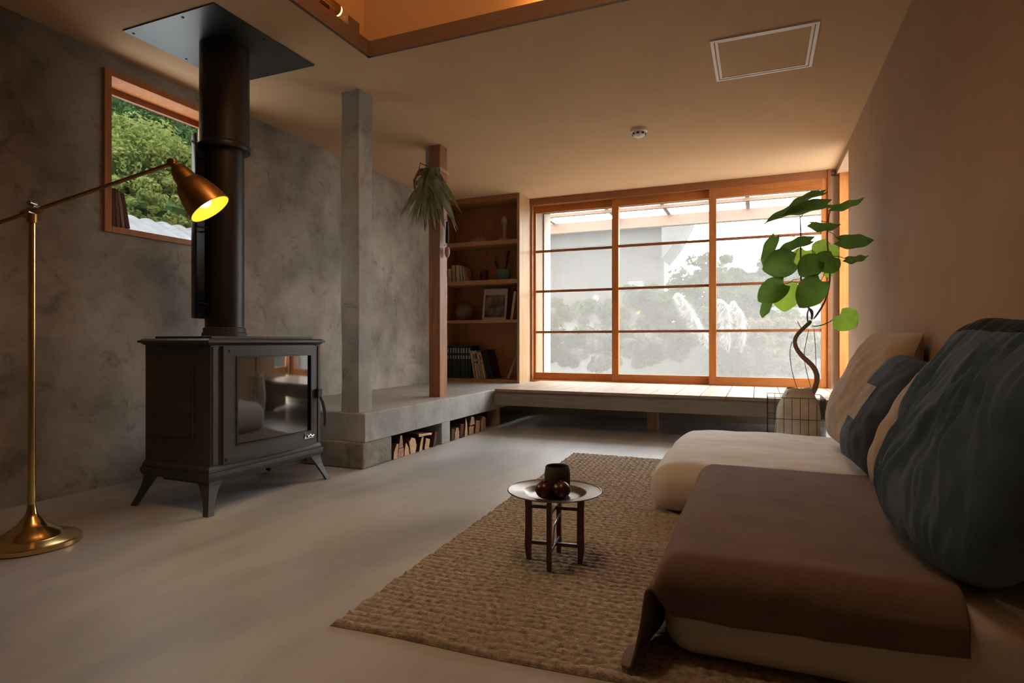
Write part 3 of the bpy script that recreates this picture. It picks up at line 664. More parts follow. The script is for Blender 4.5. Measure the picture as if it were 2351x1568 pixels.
obj('hook', MB().tube([hv + Vector((-.03, 0, 1.79)), hv + Vector((0, 0, 1.80)), hv + Vector((0, 0, 1.77))], .002, 6), 'wire', t_, True)
t_ = thing('ceramic_bell', (-2.345, 4.25, 1.5), 'small white ceramic bell hanging low on the wooden post', 'bell')
obj('bell_body', MB().lathe([(0, 1.575), (.012, 1.57), (.020, 1.55), (.022, 1.52), (.017, 1.50), (.004, 1.48), (0, 1.478)], hv, 18), 'shell', t_, True)
obj('hook', MB().tube([hv + Vector((-.03, 0, 1.585)), hv + Vector((0, 0, 1.59)), hv + Vector((0, 0, 1.573))], .002, 6), 'wire', t_, True)

# ------------------------------------------------------------------ firewood under the platform
FX = -2.275
def logobj(poly, label, dark=False, length=.28, x=FX, endm='logend'):
    """split log lying along X; poly = end outline in (y, z)"""
    n = len(poly); vs = []; rnd2 = random.Random(len(label) * 7 + int(poly[0][0] * 1000))
    cy = sum(p[0] for p in poly) / n; cz = sum(p[1] for p in poly) / n
    # resample the outline for a slightly rough edge
    P = []
    for i in range(n):
        a = poly[i]; b_ = poly[(i + 1) % n]
        for k in range(4):
            t = k / 4; P.append((a[0] + (b_[0] - a[0]) * t + rnd2.uniform(-.0015, .0015), a[1] + (b_[1] - a[1]) * t + (rnd2.uniform(-.0015, .0015) if (a[1] > .02 or k) else 0)))
    P = [(y, max(z, .0015)) for y, z in P]
    m = len(P); b = MB()
    for s in range(5):
        xx = x - length * s / 4; vs += [(xx + (rnd2.uniform(-.002, .002) if s == 0 else 0), y, z) for y, z in P]
    b.add(vs, [(s * m + i, s * m + (i + 1) % m, (s + 1) * m + (i + 1) % m, (s + 1) * m + i) for s in range(4) for i in range(m)], 0)
    b.f.append(tuple(range(m))); b.mi.append(1); b.f.append(tuple(4 * m + i for i in range(m))); b.mi.append(1)
    o = obj('firewood_log', b, ['logbark', 'logbark' if dark else endm])
    return tag(o, label, 'firewood', 'split firewood under the platform')
L_ = [
 ([(3.375, .002), (3.425, .002), (3.438, .100), (3.415, .104), (3.385, .05)], 'pale wedge log standing against the rough concrete plinth', 'logend'),
 ([(3.430, .002), (3.500, .004), (3.497, .065), (3.440, .062)], 'low square log second from the plinth', 'logend2'),
 ([(3.442, .068), (3.492, .068), (3.480, .150), (3.462, .155)], 'upper wedge log resting on the low square log', 'logend2'),
 ([(3.512, .002), (3.575, .002), (3.560, .06), (3.530, .092), (3.516, .06)], 'pale triangular log in the middle of the left pile', 'logend'),
 ([(3.588, .002), (3.650, .002), (3.668, .055), (3.650, .105), (3.605, .118), (3.570, .095)], 'large round topped log beside the pale triangular log', 'logend'),
 ([(3.700, .002), (3.745, .002), (3.762, .098), (3.742, .100)], 'thin upright log right of the large round log', 'logend'),
 ([(3.780, .002), (3.842, .002), (3.855, .070), (3.800, .085)], 'squat split log second from the support block', 'logend'),
 ([(3.900, .002), (3.955, .002), (3.960, .110), (3.935, .115)], 'tall dark log next to the support block', None),
 ([(3.700, .108), (3.880, .098), (3.890, .112), (3.700, .130)], 'flat split log lying on top of the left pile', 'logend'),
 ([(4.185, .002), (4.235, .002), (4.250, .09), (4.200, .10)], 'dark log just right of the support block', None),
 ([(4.250, .002), (4.325, .002), (4.330, .05), (4.310, .095), (4.275, .095), (4.252, .06)], 'round topped pale log in the right pile', 'logend2'),
 ([(4.340, .002), (4.405, .002), (4.410, .11), (4.350, .12)], 'dark bark faced log in the middle of the right pile', None),
 ([(4.420, .002), (4.475, .002), (4.470, .10), (4.448, .158)], 'bright pointed log at the centre of the right pile', 'logend'),
 ([(4.500, .002), (4.590, .002), (4.600, .07), (4.510, .075)], 'dark speckled log at the bottom of the right pile', 'logend2'),
 ([(4.520, .082), (4.620, .082), (4.595, .150), (4.545, .155)], 'pale log on top of the dark speckled log', 'logend2'),
 ([(4.620, .002), (4.705, .002), (4.720, .10), (4.640, .110)], 'brown log second from the right end of the pile', 'logend2'),
 ([(4.735, .002), (4.830, .002), (4.845, .11), (4.790, .130), (4.740, .10)], 'reddish log at the right end beside the bench leg', 'logend2')]
for P_, lb, em in L_: logobj(P_, lb, em is None, endm=em or 'logend')
for x0 in (3.32,): pass

# ------------------------------------------------------------------ rug
def rug():
    rot = R(2.3); ox, oy = -1.108, 1.338
    Wd, Ln = 1.80, 2.70; nx = 210; pitch = .031; rows = int(Ln / pitch); spr = 10; ny = rows * spr
    X = np.linspace(0, Wd, nx + 1); Y = np.linspace(0, Ln, ny + 1)
    XX, YY = np.meshgrid(X, Y)
    rng = np.random.RandomState(2)
    def sm(shape, k, amp):
        g_ = rng.randn(*shape)
        ys = np.linspace(0, shape[0] - 1.001, ny + 1); xs = np.linspace(0, shape[1] - 1.001, nx + 1)
        yi = ys.astype(int); xi = xs.astype(int); fy = (ys - yi)[:, None]; fx = (xs - xi)[None, :]; fy = fy * fy * (3 - 2 * fy); fx = fx * fx * (3 - 2 * fx)
        G = lambda a, b_: g_[np.ix_(np.minimum(yi + a, shape[0] - 1), np.minimum(xi + b_, shape[1] - 1))]
        return amp * ((G(0, 0) * (1 - fx) + G(0, 1) * fx) * (1 - fy) + (G(1, 0) * (1 - fx) + G(1, 1) * fx) * fy)
    wob = sm((30, 14), 1, .006) + sm((90, 50), 1, .003)
    ph = (YY + wob) / pitch
    row = np.floor(ph); fr = ph - row
    rope = np.sqrt(np.clip(1 - (2 * fr - 1) ** 2, 0, 1))
    tw = .5 + .5 * np.sin(2 * np.pi * (XX / .034 + row * .5) + (fr - .5) * 5 * np.where(row % 2 == 0, 1, -1))
    Z = .004 + .0095 * rope * (.60 + .40 * tw) + sm((140, 120), 1, .0008)
    Z += np.clip(sm((12, 8), 1, .0015), 0, .004)
    edge = np.minimum(np.minimum(XX, Wd - XX), np.minimum(YY, Ln - YY)); Z *= np.clip(edge / .006, 0, 1) ** .5; Z += .001
    ed = np.exp(-XX / .03) * sm((140, 6), 1, .005)
    PXs = XX + ed * (XX < .2); PYs = YY + np.exp(-YY / .03) * .004 * np.sin(XX * 9)
    c, s = math.cos(rot), math.sin(rot)
    wx = ox + PXs * c - PYs * s; wy = oy + PXs * s + PYs * c
    co = np.stack([wx, wy, Z], -1).reshape(-1, 3)
    i = np.arange(nx); j = np.arange(ny)[:, None]; a = j * (nx + 1) + i
    fa = np.stack([a, a + 1, a + nx + 2, a + nx + 1], -1).reshape(-1, 4)
    me = bpy.data.meshes.new('rug'); me.vertices.add(len(co)); me.vertices.foreach_set('co', co.ravel())
    me.loops.add(fa.size); me.loops.foreach_set('vertex_index', fa.ravel())
    me.polygons.add(len(fa)); me.polygons.foreach_set('loop_start', np.arange(len(fa)) * 4); me.polygons.foreach_set('loop_total', np.full(len(fa), 4))
    me.update(calc_edges=True); me.validate(); me.materials.append(M['jute']); me.polygons.foreach_set('use_smooth', [True] * len(fa))
    o = bpy.data.objects.new('rug', me); COL.objects.link(o); return tag(o, 'large braided jute rug under the tray table and floor futons', 'rug')
rug()

# ------------------------------------------------------------------ tray table with cup and fruit
TX, TY = -.676, 2.015; GZ = .013
t_ = thing('folding_table_base', (TX, TY, GZ), 'small dark wood folding stand with four legs under the round tray', 'table')
ang = R(8)
def tp(dx_, dy_, z): return (TX + dx_ * math.cos(ang) - dy_ * math.sin(ang), TY + dx_ * math.sin(ang) + dy_ * math.cos(ang), z)
for k in range(4):
    a = k * math.pi / 2; Mx = Matrix.Translation((TX, TY, 0)) @ Matrix.Rotation(ang + a, 4, 'Z')
    w2, th = .0115, .008
    prof = [(.085, GZ), (.101, GZ), (.108, GZ + .05), (.106, .12), (.106, .20), (.108, .246), (.088, .246), (.084, .235), (.082, .20), (.082, .09), (.084, .07)]
    b = MB(); n = len(prof); vs = [Mx @ Vector((r, s * th, z)) for s in (-1, 1) for r, z in prof]
    b.add(vs, [tuple(range(n)), tuple(range(2 * n - 1, n - 1, -1))] + [(i, (i + 1) % n, (i + 1) % n + n, i + n) for i in range(n)])
    obj('leg', b, 'table_wood', t_, bevel=.0015)
for k, zz in enumerate((.075, .205)):
    for q in (0, 1):
        Mx = Matrix.Translation((TX, TY, 0)) @ Matrix.Rotation(ang + q * math.pi / 2, 4, 'Z')
        obj('crossbar', MB().box(-.084, .084, -.0055, .0055, zz - .006 + q * .0, zz + .006 + q * .0, M4=Mx), 'table_wood', t_, bevel=.001)
obj('brace', MB().tube([tp(0.012, .05, .17), tp(0, 0, .14), tp(.0, -.03, .08)], .003, 8), 'chrome', t_, True)
TZ = .2465
t_ = thing('metal_tray', (TX, TY, TZ), 'round pewter tray with a wide rim resting on the folding stand', 'tray')
obj('tray_body', MB().lathe([(0, .0), (.085, .0), (.098, .004), (.110, .014), (.118, .0165), (.158, .020), (.166, .023), (.167, .021), (.158, .0175), (.118, .0135)], (TX, TY, TZ), 72), 'pewter', t_, True)
obj('rim_bead', MB().tube([(TX + .166 * math.cos(a * math.pi / 36), TY + .166 * math.sin(a * math.pi / 36), TZ + .0215) for a in range(73)], .0022, 6), 'pewter', t_, True)
c = (TX + .002, TY + .028, TZ + .0005)
tag(obj('stoneware_cup', MB().lathe([(0, 0), (.038, 0), (.044, .012), (.0465, .045), (.0465, .075), (.043, .100), (.0405, .103), (.038, .100), (.041, .075), (.041, .045), (.036, .012), (0, .010)], c, 40), 'cup', smooth=True), 'dark stoneware cup standing on the tray behind the red fruit', 'cup')
def fruit(cx, cy, r, label, sd):
    t = thing('red_fruit', (cx, cy, TZ), label, 'fruit', 'dark red fruit on the tray')
    pr = [(0, .05 * r)] + [(r * math.sin(math.pi * k / 14) * (1 + .03 * math.sin(k)), r * (1 - math.cos(math.pi * k / 14)) * .97) for k in range(1, 14)] + [(r * .06, r * 1.86), (0, r * 1.84)]
    obj('flesh', MB().lathe(pr, (cx, cy, TZ + .001), 28), 'fruit', t, True)
    b = MB()
    for k in range(6):
        a = k * math.pi / 3 + sd; b.tube([(cx + .003 * math.cos(a), cy + .003 * math.sin(a), TZ + r * 1.85), (cx + .009 * math.cos(a), cy + .009 * math.sin(a), TZ + r * 2.08)], [.003, .001], 5)
    obj('crown', b, 'fruit', t, True)
fruit(TX - .022, TY - .048, .031, 'left dark red fruit in front of the cup on the tray', .3)
fruit(TX + .036, TY - .030, .032, 'right dark red fruit in front of the cup on the tray', .8)

# ------------------------------------------------------------------ floor futons
def softbox(x0, x1, y0, y1, z0, z1, r, puff=.0, n=(40, 40, 12), seed=0, amp=.004, side=.02):
    cx, cy, cz = (x0 + x1) / 2, (y0 + y1) / 2, (z0 + z1) / 2; hx, hy, hz = (x1 - x0) / 2, (y1 - y0) / 2, (z1 - z0) / 2
    b = MB()
    def mp(p):
        q = Vector(p); c_ = Vector((max(-hx + r, min(hx - r, q.x)), max(-hy + r, min(hy - r, q.y)), max(-hz + r, min(hz - r, q.z))))
        d = q - c_; d = d.normalized() * r if d.length > 1e-9 else d
        o = c_ + d; u, v, w = o.x / hx, o.y / hy, o.z / hz
        if w > 0: o.z += puff * (1 - u * u) * (1 - v * v) - .018 * (abs(u) * abs(v)) ** 4
        k = side * (1 - min(1, abs(w)) ** 2); o.x += k * (1 if u > .5 else -1 if u < -.5 else 0) * min(1, max(0, (abs(u) - .5) * 2)) * (1 - .3 * abs(v)); o.y += k * (1 if v > .5 else -1 if v < -.5 else 0) * min(1, max(0, (abs(v) - .5) * 2)) * (1 - .3 * abs(u))
        P_ = Vector((o.x + cx, o.y + cy, o.z + cz)); nn = noise.noise_vector(P_ * 5 + Vector((seed, 0, 0))) * amp + noise.noise_vector(P_ * 14 + Vector((seed, 3, 0))) * amp * .35
        P_ += nn; P_.z = max(P_.z, z0); return P_
    def face(fn, nu, nv): b.grid(lambda u, v: mp(fn(u * 2 - 1, v * 2 - 1)), nu, nv)
    nx, ny, nz = n
    face(lambda u, v: (u * hx, v * hy, hz), nx, ny); face(lambda u, v: (u * hx, v * hy, -hz), nx, ny)
    for s in (-1, 1): face(lambda u, v: (u * hx, s * hy, v * hz), nx, nz); face(lambda u, v: (s * hx, u * hy, v * hz), ny, nz)
    return b
FZ = .013
tag(obj('floor_futon', softbox(-.210, .635, 1.515, 2.70, FZ, .238, .062, .018, (60, 70, 20), 1, .006, .018), 'futon', smooth=True, merge=.0006), 'near thick cream floor futon under the brown blanket', 'futon')
tag(obj('floor_futon', softbox(-.455, .62, 2.76, 3.99, FZ, .240, .085, .018, (60, 70, 20), 7, .008, .022), 'futon', smooth=True, merge=.0006), 'far thick cream floor futon uncovered in front of the plant', 'futon')

# blanket draped over the near futon
def blanket():
    b = MB(); nu, nv = 130, 150; ztop = .262; xl, yf, yb = -.240, 1.488, 2.70; rc = .07
    xr = .40; lenU = (xr - xl) + .285; lenV = (yb - yf) + .17
    def wrap(d, r):   # d = arc length past the start of the rounding; returns (outward, drop)
        q = r * math.pi / 2
        if d <= 0: return d, 0.
        if d < q: a = d / r; return r * math.sin(a), r * (1 - math.cos(a))
        return r, r + d - q
    def fn(u, v):
        U = u * lenU; V = v * lenV          # U=0 right edge, V=0 back edge
        du = U - (xr - (xl + rc)); dv = V - (yb - (yf + rc))
        ou, zu = wrap(du, rc); ov, zv = wrap(dv, rc)
        lim = .135 + .02 * math.sin(u * 3.0)
        x = xl + rc - ou; y = yf + rc - ov
        wl_ = max(0, min(1, (du - .02) / .07)); wl_ = wl_ * wl_ * (3 - 2 * wl_)
        over_v = max(0, dv)
        sc = min(1, lim / .17 + .0)
        if dv > 0:
            dvs = dv * (lim + .02) / (lenV - (yb - yf) + rc)
            ov, zv = wrap(dvs, rc); y1 = yf + rc - ov; y2 = yf + rc - dvs * .95
            y = y1 * (1 - wl_) + y2 * wl_; z = ztop - zu - zv * (1 - wl_)
        else: z = ztop - zu
        # crown of the futon
        cu = (x - .185) / .47; cv = (y - 2.10) / .60
        if zu < .02 and zv < .02: z += .016 * max(0, 1 - cu * cu) * max(0, 1 - cv * cv)
        # side flap flares outward near the floor
        if zu > .06:
            k = (zu - .06) / .2; x -= .018 * k * k + .010 * math.sin(V * 11) * k
            if dv > -.1: x -= .022 * k * max(0, min(1, (dv + .1) / .2))
        p = Vector((x, y, z)); nn = noise.noise_vector(Vector((U * 4, V * 4, 1))) * .006 + noise.noise_vector(Vector((U * 11, V * 9, 4))) * .0028
        p += Vector((nn.x * (1 if zu > .05 else .3), nn.y * (1 if zv > .05 else .3), abs(nn.z) * .8))
        p.z = max(p.z, .019 + .004 * math.sin(V * 20)); return p
    b.grid(fn, nu, nv); return b
bl = obj('blanket', blanket(), 'blanket', smooth=True)
bl.data.materials.append(M['lining'])
x = bl.modifiers.new('thick', 'SOLIDIFY'); x.thickness = .006; x.offset = 1; x.material_offset = 0
tag(bl, 'brown wool blanket draped over the near futon with one corner on the rug', 'blanket')

# ------------------------------------------------------------------ cushions along the right wall
def cushion(name, w, h, th, mats, label, loc, rot, seed, wr=.004, pick=None, ridge=0., bend=0., n=70, k_=.03, kt=.03, grav=.22):
    b = MB(); vs = []
    def P_(u, v, s):
        a = u * 2 - 1; c_ = v * 2 - 1
        pin = .075
        x = a * w / 2 * (1 - pin * (1 - c_ ** 2) ** 1 * abs(a) ** 3); z = c_ * h / 2 * (1 - pin * (1 - a ** 2) * abs(c_) ** 3)
        kk = kt if (a < 0 and c_ > 0) else .035 + (k_ - .035) * (1 if k_ > .05 and a > 0 and c_ < 0 else .35 if k_ > .05 and c_ < 0 else 0); x *= 1 - kk * c_ ** 4; z *= 1 - kk * a ** 4
        ea = max(0, 1 - abs(a) ** 2.6); ec = max(0, 1 - abs(c_) ** 2.6)
        t = th / 2 * (ea * ec) ** .52
        # gravity: belly lower
        t *= 1 + grav * (-c_) * (1 - abs(a) * .3)
        q = Vector((x * 5 + seed, z * 5, s * 2)); t += (noise.noise(q) * wr * 2.2 + noise.noise(q * 3) * wr) * (ea * ec) ** .3
        if ridge:
            w_ = Vector((x * 34 + 3.2 * noise.noise(Vector((x * 5, z * 3, 2))), z * 5.5, seed)); rr_ = .75 * noise.noise(w_) + .45 * noise.noise(w_ * 1.9)
            t += ridge * rr_ * 2.0 * (ea * ec) ** .45
        # radial puckers from corners/seams
        k = (1 - (ea * ec) ** .5); 
        y = s * max(t, 0.0008)
        y += bend * (a * a) 
        return Vector((x, y, z + h / 2))
    for s, (si) in ((-1, 0), (1, 1)):
        base = len(b.v)
        b.grid(lambda u, v: P_(u, v, s), n, n)
        if pick:
            k0 = len(b.f) - n * n
            for j in range(n):
                for i in range(n): b.mi[k0 + j * n + i] = pick(i / n * 2 - 1, j / n * 2 - 1, s)
    t_ = obj(name, b, mats, smooth=True, world=False, merge=.0018)
    t_.location = loc; t_.rotation_euler = rot
    return t_
def orient(yaw, lean, roll=0.):
    """cushion face normal (-Y local) turned to face yaw; lean tips the top back; roll spins in its own plane"""
    return (Matrix.Rotation(R(yaw), 3, 'Z') @ Matrix.Rotation(R(-lean), 3, 'X') @ Matrix.Rotation(R(roll), 3, 'Y')).to_euler()
c1 = cushion('cushion', .70, .64, .24, 'linen', None, (.385, 3.26, .262), orient(-84, 20, 3), 1, .008, kt=.12)
tag(c1, 'beige linen cushion farthest along the wall nearest the plant', 'cushion')
def pk(a, c_, s):
    if a < -.22:
        return 2 if -.30 < c_ < .30 else 1
    return 0
c2 = cushion('cushion', .58, .53, .20, ['navy', 'indigo', 'patch'], None, (.390, 2.78, .258), orient(-78, 23, 6), 2, .006, pk, kt=.14)
tag(c2, 'navy patchwork cushion with a pale check square', 'cushion')
c3 = cushion('cushion', .50, .50, .19, 'linen', None, (.425, 2.33, .258), orient(-80, 22, 2), 3, .006, kt=.10)
tag(c3, 'beige linen cushion squeezed between the navy and big blue cushions', 'cushion')
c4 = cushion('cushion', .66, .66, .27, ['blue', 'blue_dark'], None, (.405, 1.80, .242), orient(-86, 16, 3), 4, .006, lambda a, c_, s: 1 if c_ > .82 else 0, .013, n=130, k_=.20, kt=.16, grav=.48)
tag(c4, 'large crinkled faded blue cushion nearest the camera', 'cushion')

# ------------------------------------------------------------------ potted plant
py_ = 4.45
pr = at(1832, 985, py_); PXX = pr.x
t_ = thing('potted_plant', (PXX, py_, 0), 'tall large leaved plant with a twisting bare stem in the corner by the window', 'plant')
potb = MB(); nn_ = 40
def potf(u, v):
    a = 2 * math.pi * u; z = .48 * v; r = .105 + .038 * math.sin(math.pi * min(1, v * .95)) - .035 * v ** 3
    r *= 1 + .10 * noise.noise(Vector((math.cos(a) * 2.2, math.sin(a) * 2.2, z * 7))) + (.08 * math.sin(a * 3 + 1) * max(0, v - .8) / .2)
    return (PXX + r * math.cos(a), py_ + r * math.sin(a), z + .002 + .006 * math.sin(a * 3 + .6) * v)
potb.grid(potf, 48, 26); potb.lathe([(0, .002), (.10, .002)], (PXX, py_, 0), 24)
obj('cloth_pot', potb, 'bag', t_, True, solid=.004)
obj('soil', MB().lathe([(0, .36), (.11, .355)], (PXX, py_, 0), 24), 'logbark', t_, True)
stem = [(1862, 940, 0), (1875, 890, 0), (1878, 860, .0), (1866, 838, -.01), (1840, 818, -.02), (1824, 795, -.01), (1824, 775, .0), (1840, 757, .01), (1855, 745, 0), (1863, 735, 0)]
SPT = [at(a, b_, py_ + d) for a, b_, d in stem]; SPT[0] = Vector((PXX + .04, py_, .36))
obj('stem', MB().tube(SPT, [.019, .0185, .018, .017, .016, .015, .0145, .014, .0135, .014], 12), 'bark', t_, True, sub=1)
def branch(pix, r0, r1, m='bark'):
    pts = [at(a, b_, py_ + d) for a, b_, d in pix]; k = len(pts) - 1
    return obj('branch', MB().tube(pts, [r0 + (r1 - r0) * i / k for i in range(k + 1)], 8), m, t_, True, sub=1)
branch([(1863, 735, 0), (1866, 720, .02), (1856, 706, .0), (1845, 690, -.02), (1838, 650, -.02), (1838, 580, 0), (1839, 530, .0), (1836, 490, .0)], .009, .004)
branch([(1855, 742, 0), (1852, 720, -.02), (1858, 706, -.02), (1868, 712, 0), (1864, 735, 0)], .006, .006)
branch([(1866, 735, 0), (1885, 710, .02), (1900, 680, .03), (1906, 645, .02), (1905, 600, .0), (1898, 560, 0), (1900, 520, .0), (1905, 480, .0)], .007, .004)
branch([(1862, 748, 0), (1880, 750, 0), (1905, 740, -.02), (1930, 722, -.04)], .0045, .003)
branch([(1840, 755, 0), (1833, 742, 0), (1830, 735, 0)], .004, .002)
for pl in ([(1820, 782, 0), (1812, 800, -.02), (1815, 840, -.02), (1826, 885, 0), (1842, 912, .02)], [(1858, 750, .0), (1850, 790, .03), (1843, 820, .03), (1856, 870, .02), (1866, 905, .02)], [(1868, 750, 0), (1873, 800, .02), (1874, 860, .0)],
           [(1808, 918, -.06), (1806, 904, -.07), (1815, 895, -.07), (1828, 900, -.05), (1837, 915, -.04)]): branch(pl, .0028, .0022, 'bark')
def leaf(base, tip, hw, m, dy=0., dtip=0., fold=.25, up=.0, roll=0.):
    """heart shaped leaf between two image positions on the plant's plane; hw = half width (m)"""
    p0 = at(base[0], base[1], py_ + dy); p1 = at(tip[0], tip[1], py_ + dy + dtip)
    d = p1 - p0; ln = d.length; d.normalize(); view = (p0 - Vector((0, 0, EYE))).normalized()
    s = d.cross(view).normalized(); nrm = s.cross(d).normalized()
    s, nrm = s * math.cos(roll) + nrm * math.sin(roll), nrm * math.cos(roll) - s * math.sin(roll)
    b = MB(); n = 16; vs = []
    for i in range(n + 1):
        t = i / n; w = hw * (math.sin(math.pi * min(1, t * .93 + .07)) ** .62) * (1.12 - .35 * t) if t < 1 else 0.002
        back = -.13 * ln * (1 - t) ** 3
        for k in range(-3, 4):
            q = k / 3; aq = abs(q)
            c_ = p0 + d * (ln * t + back * aq ** 1.5 * (1 if t < .5 else 0)) + s * (q * w) + nrm * (fold * w * aq ** 1.4 - up * ln * (t * t) + .006 * math.sin(t * 14 + q * 3) * aq)
            vs.append(c_)
    fs = [(i * 7 + k, i * 7 + k + 1, (i + 1) * 7 + k + 1, (i + 1) * 7 + k) for i in range(n) for k in range(6)]
    b.add(vs, fs)
    return obj('leaf', b, m, t_, True)
LV = [
 ((1862, 470), (1753, 514), .055, 'leaf', -.05, -.08, .5, .0, 1.05),
 ((1898, 470), (1795, 496), .060, 'leaf', -.10, -.02, .4, .0, .85),
 ((1890, 443), (1812, 470), .045, 'leaf', -.02, .05, .3, .0, 1.0),
 ((1908, 477), (1984, 455), .045, 'leaf', -.08, .0, .35, .0, .95),
 ((1862, 512), (1930, 516), .065, 'leaf', -.12, -.02, .4, .0, 1.1),
 ((1926, 552), (2006, 553), .055, 'leaf', -.22, -.06, .2, .0, .55),
 ((1780, 545), (1752, 612), .050, 'leaf', -.06, .03, .3, .0, .5),
 ((1822, 600), (1750, 618), .105, 'leaf', -.12, .0, .25, .0, .25),
 ((1862, 553), (1784, 577), .055, 'leaf', -.06, -.04, .3, .0, .85),
 ((1905, 560), (1880, 600), .095, 'leaf_young', .10, .0, .2, .0, .1),
 ((1850, 575), (1838, 618), .085, 'leaf_young', .10, .0, .2, .0, .2),
 ((1880, 598), (1834, 632), .085, 'leaf', -.16, .0, .25, .0, .25),
 ((1915, 590), (1882, 622), .088, 'leaf', -.12, .0, .25, .0, .2),
 ((1905, 600), (1902, 640), .05, 'leaf_young', .06, .0, .2, .0, .4),
 ((1800, 652), (1740, 692), .088, 'leaf', -.10, .0, .25, .0, .25),
 ((1806, 652), (1800, 716), .100, 'leaf_young', -.02, .0, .15, .0, .1),
 ((1885, 645), (1835, 706), .098, 'leaf', -.14, .0, .25, .0, .25),
 ((1766, 692), (1749, 730), .038, 'leaf', .0, .0, .25, .0, .4),
 ((1928, 722), (1966, 752), .088, 'leaf_young', -.08, .0, .15, .0, .15),
 ((1942, 594), (1994, 588), .045, 'leaf', -.16, -.05, .3, .0, 1.0)]
for q in LV: leaf(*q)
def petiole(a, b_, c_): obj('petiole', MB().tube([at(*a), at((a[0] + b_[0]) / 2, (a[1] + b_[1]) / 2 - 4, (a[2] + b_[2]) / 2), at(*b_)], .0022, 6), c_, t_, True)
for a, b_ in (((1838, 500), (1862, 470)), ((1902, 500), (1898, 470)), ((1905, 490), (1908, 477)), ((1900, 530), (1926, 552)), ((1838, 560), (1822, 600)), ((1838, 575), (1862, 553)), ((1904, 590), (1880, 598)), ((1838, 650), (1800, 652)), ((1900, 620), (1885, 645)), ((1905, 590), (1942, 594)), ((1898, 560), (1905, 560)), ((1838, 545), (1780, 545)), ((1902, 510), (1862, 512)), ((1838, 640), (1806, 652)), ((1795, 665), (1766, 692))):
    petiole((a[0], a[1], py_), (b_[0], b_[1], py_ - .05), 'bark')
# wire basket around the pot
t_ = thing('wire_basket', (PXX - .02, py_, 0), 'dark thin wire basket standing around the cloth pot of the plant', 'basket')
b = MB(); hw_ = .17; bx_, by_ = PXX - .02, py_
N_ = 7
for k in range(N_ + 1):
    o_ = -hw_ + 2 * hw_ * k / N_
    for (x, y) in ((bx_ + o_, by_ - hw_), (bx_ + o_, by_ + hw_), (bx_ - hw_, by_ + o_), (bx_ + hw_, by_ + o_)): b.tube([(x, y, 0.002), (x, y, .43)], .0018, 5)
for z in (.01, .15, .29, .43):
    b.tube([(bx_ - hw_, by_ - hw_, z), (bx_ + hw_, by_ - hw_, z), (bx_ + hw_, by_ + hw_, z), (bx_ - hw_, by_ + hw_, z), (bx_ - hw_, by_ - hw_, z)], .0022, 5)
obj('wire_mesh', b, 'wire', t_, True)

# ------------------------------------------------------------------ outside: the garden behind the sliding window
M['gravel'] = ramp_noise(mat('garden_gravel', rough=.9), (.036, .034, .031), (.06, .057, .053), (1, 1, 1), 9, 5)[0]
M['outdeck'] = mat('outer_deck_boards', (.25, .24, .22), .6)
M['siding'] = ramp_noise(mat('grey_siding', rough=.8), (.015, .0142, .0138), (.021, .020, .0192), (.3, .3, 14), 2, 3)[0]
M['siding_pale'] = mat('pale_upper_siding', (.042, .045, .042), .8)
M['roofgrey'] = mat('grey_roof', (.03, .03, .03), .8)
M['pergola'] = mat('pergola_cedar', (.095, .048, .024), .6)
M['hedge'] = leafm('hedge_leaf', (.011, .017, .007), (.021, .029, .013), .2, 0)
M['hedge2'] = leafm('dry_grass_leaf', (.036, .032, .024), (.052, .047, .034), .2, 0)
M['plume'] = leafm('pampas_plume', (.17, .165, .155), (.25, .245, .235), .3)
M['whitewall'] = mat('white_house', (.055, .055, .055), .8)
struct(obj('garden_ground', MB().box(-40, 25, 6.36, 60, -.2, -.02), 'gravel'))
tag(obj('outer_deck', MB().box(-2.34, .60, 6.62, 7.45, .26, .33), 'outdeck', bevel=.004), 'pale outer deck just outside the sliding window', 'deck')
t_ = thing('pergola', (-.9, 7.5, 0), 'open timber pergola over the deck outside the sliding window', 'pergola')
obj('front_beam', MB().box(-6.0, 3.0, 8.27, 8.38, 2.385, 2.53), 'pergola', t_); obj('middle_batten', MB().box(-6, 3, 7.55, 7.60, 2.47, 2.51), 'pergola', t_)
for x in (-4.66, -3.72, -2.78, -1.84, -1.13, -.55, -.13, .75): obj('rafter', MB().box(x - .025, x + .025, 6.9, 8.5, 2.53, 2.60), 'pergola', t_)
for x in (-5.9, 2.9): obj('pergola_post', MB().box(x - .05, x + .05, 8.27, 8.38, 0, 2.385), 'pergola', t_)
t_ = thing('neighbour_house', (-5.5, 13, 0), 'grey clad neighbouring house behind the garden on the left', 'house')
obj('wall', MB().box(-11, -1.62, 11.2, 12, -.05, 2.66), 'siding', t_); obj('upper_wall', MB().box(-11, -1.64, 11.19, 12, 2.66, 2.9), 'siding_pale', t_)
b = MB(); b.prism([(-11.4, 2.90), (-1.62, 2.90), (-1.62, 2.29), (-1.36, 2.62), (-1.22, 2.9), (-1.15, 3.04), (-11.4, 3.04)], 'y', 10.9, 12.0); obj('roof', b, 'roofgrey', t_)
for x in (-4.9, -3.9): obj('wall_vent', MB().lathe([(0, 0), (.07, 0), (.07, .06), (0, .08)], M4=Matrix.Translation((x + 1, 11.19, 1.62)) @ Matrix.Rotation(R(90), 4, 'X'), n=16), 'whitewall', t_, True)
t_ = thing('air_conditioner', (-1.75, 9.2, 0), 'small white outdoor air conditioner beside the grey house', 'air conditioner')
ac = at(1458, 657, 10.9)
obj('casing', MB().box(ac.x - .13, ac.x + .13, 10.9, 11.15, ac.z - .09, ac.z + .09), 'whitewall', t_, bevel=.01)
obj('fan_grille', MB().lathe([(0, 0), (.065, 0), (.065, .008), (0, .01)], M4=Matrix.Translation((ac.x, 10.9, ac.z)) @ Matrix.Rotation(R(90), 4, 'X'), n=20), 'roofgrey', t_, True)
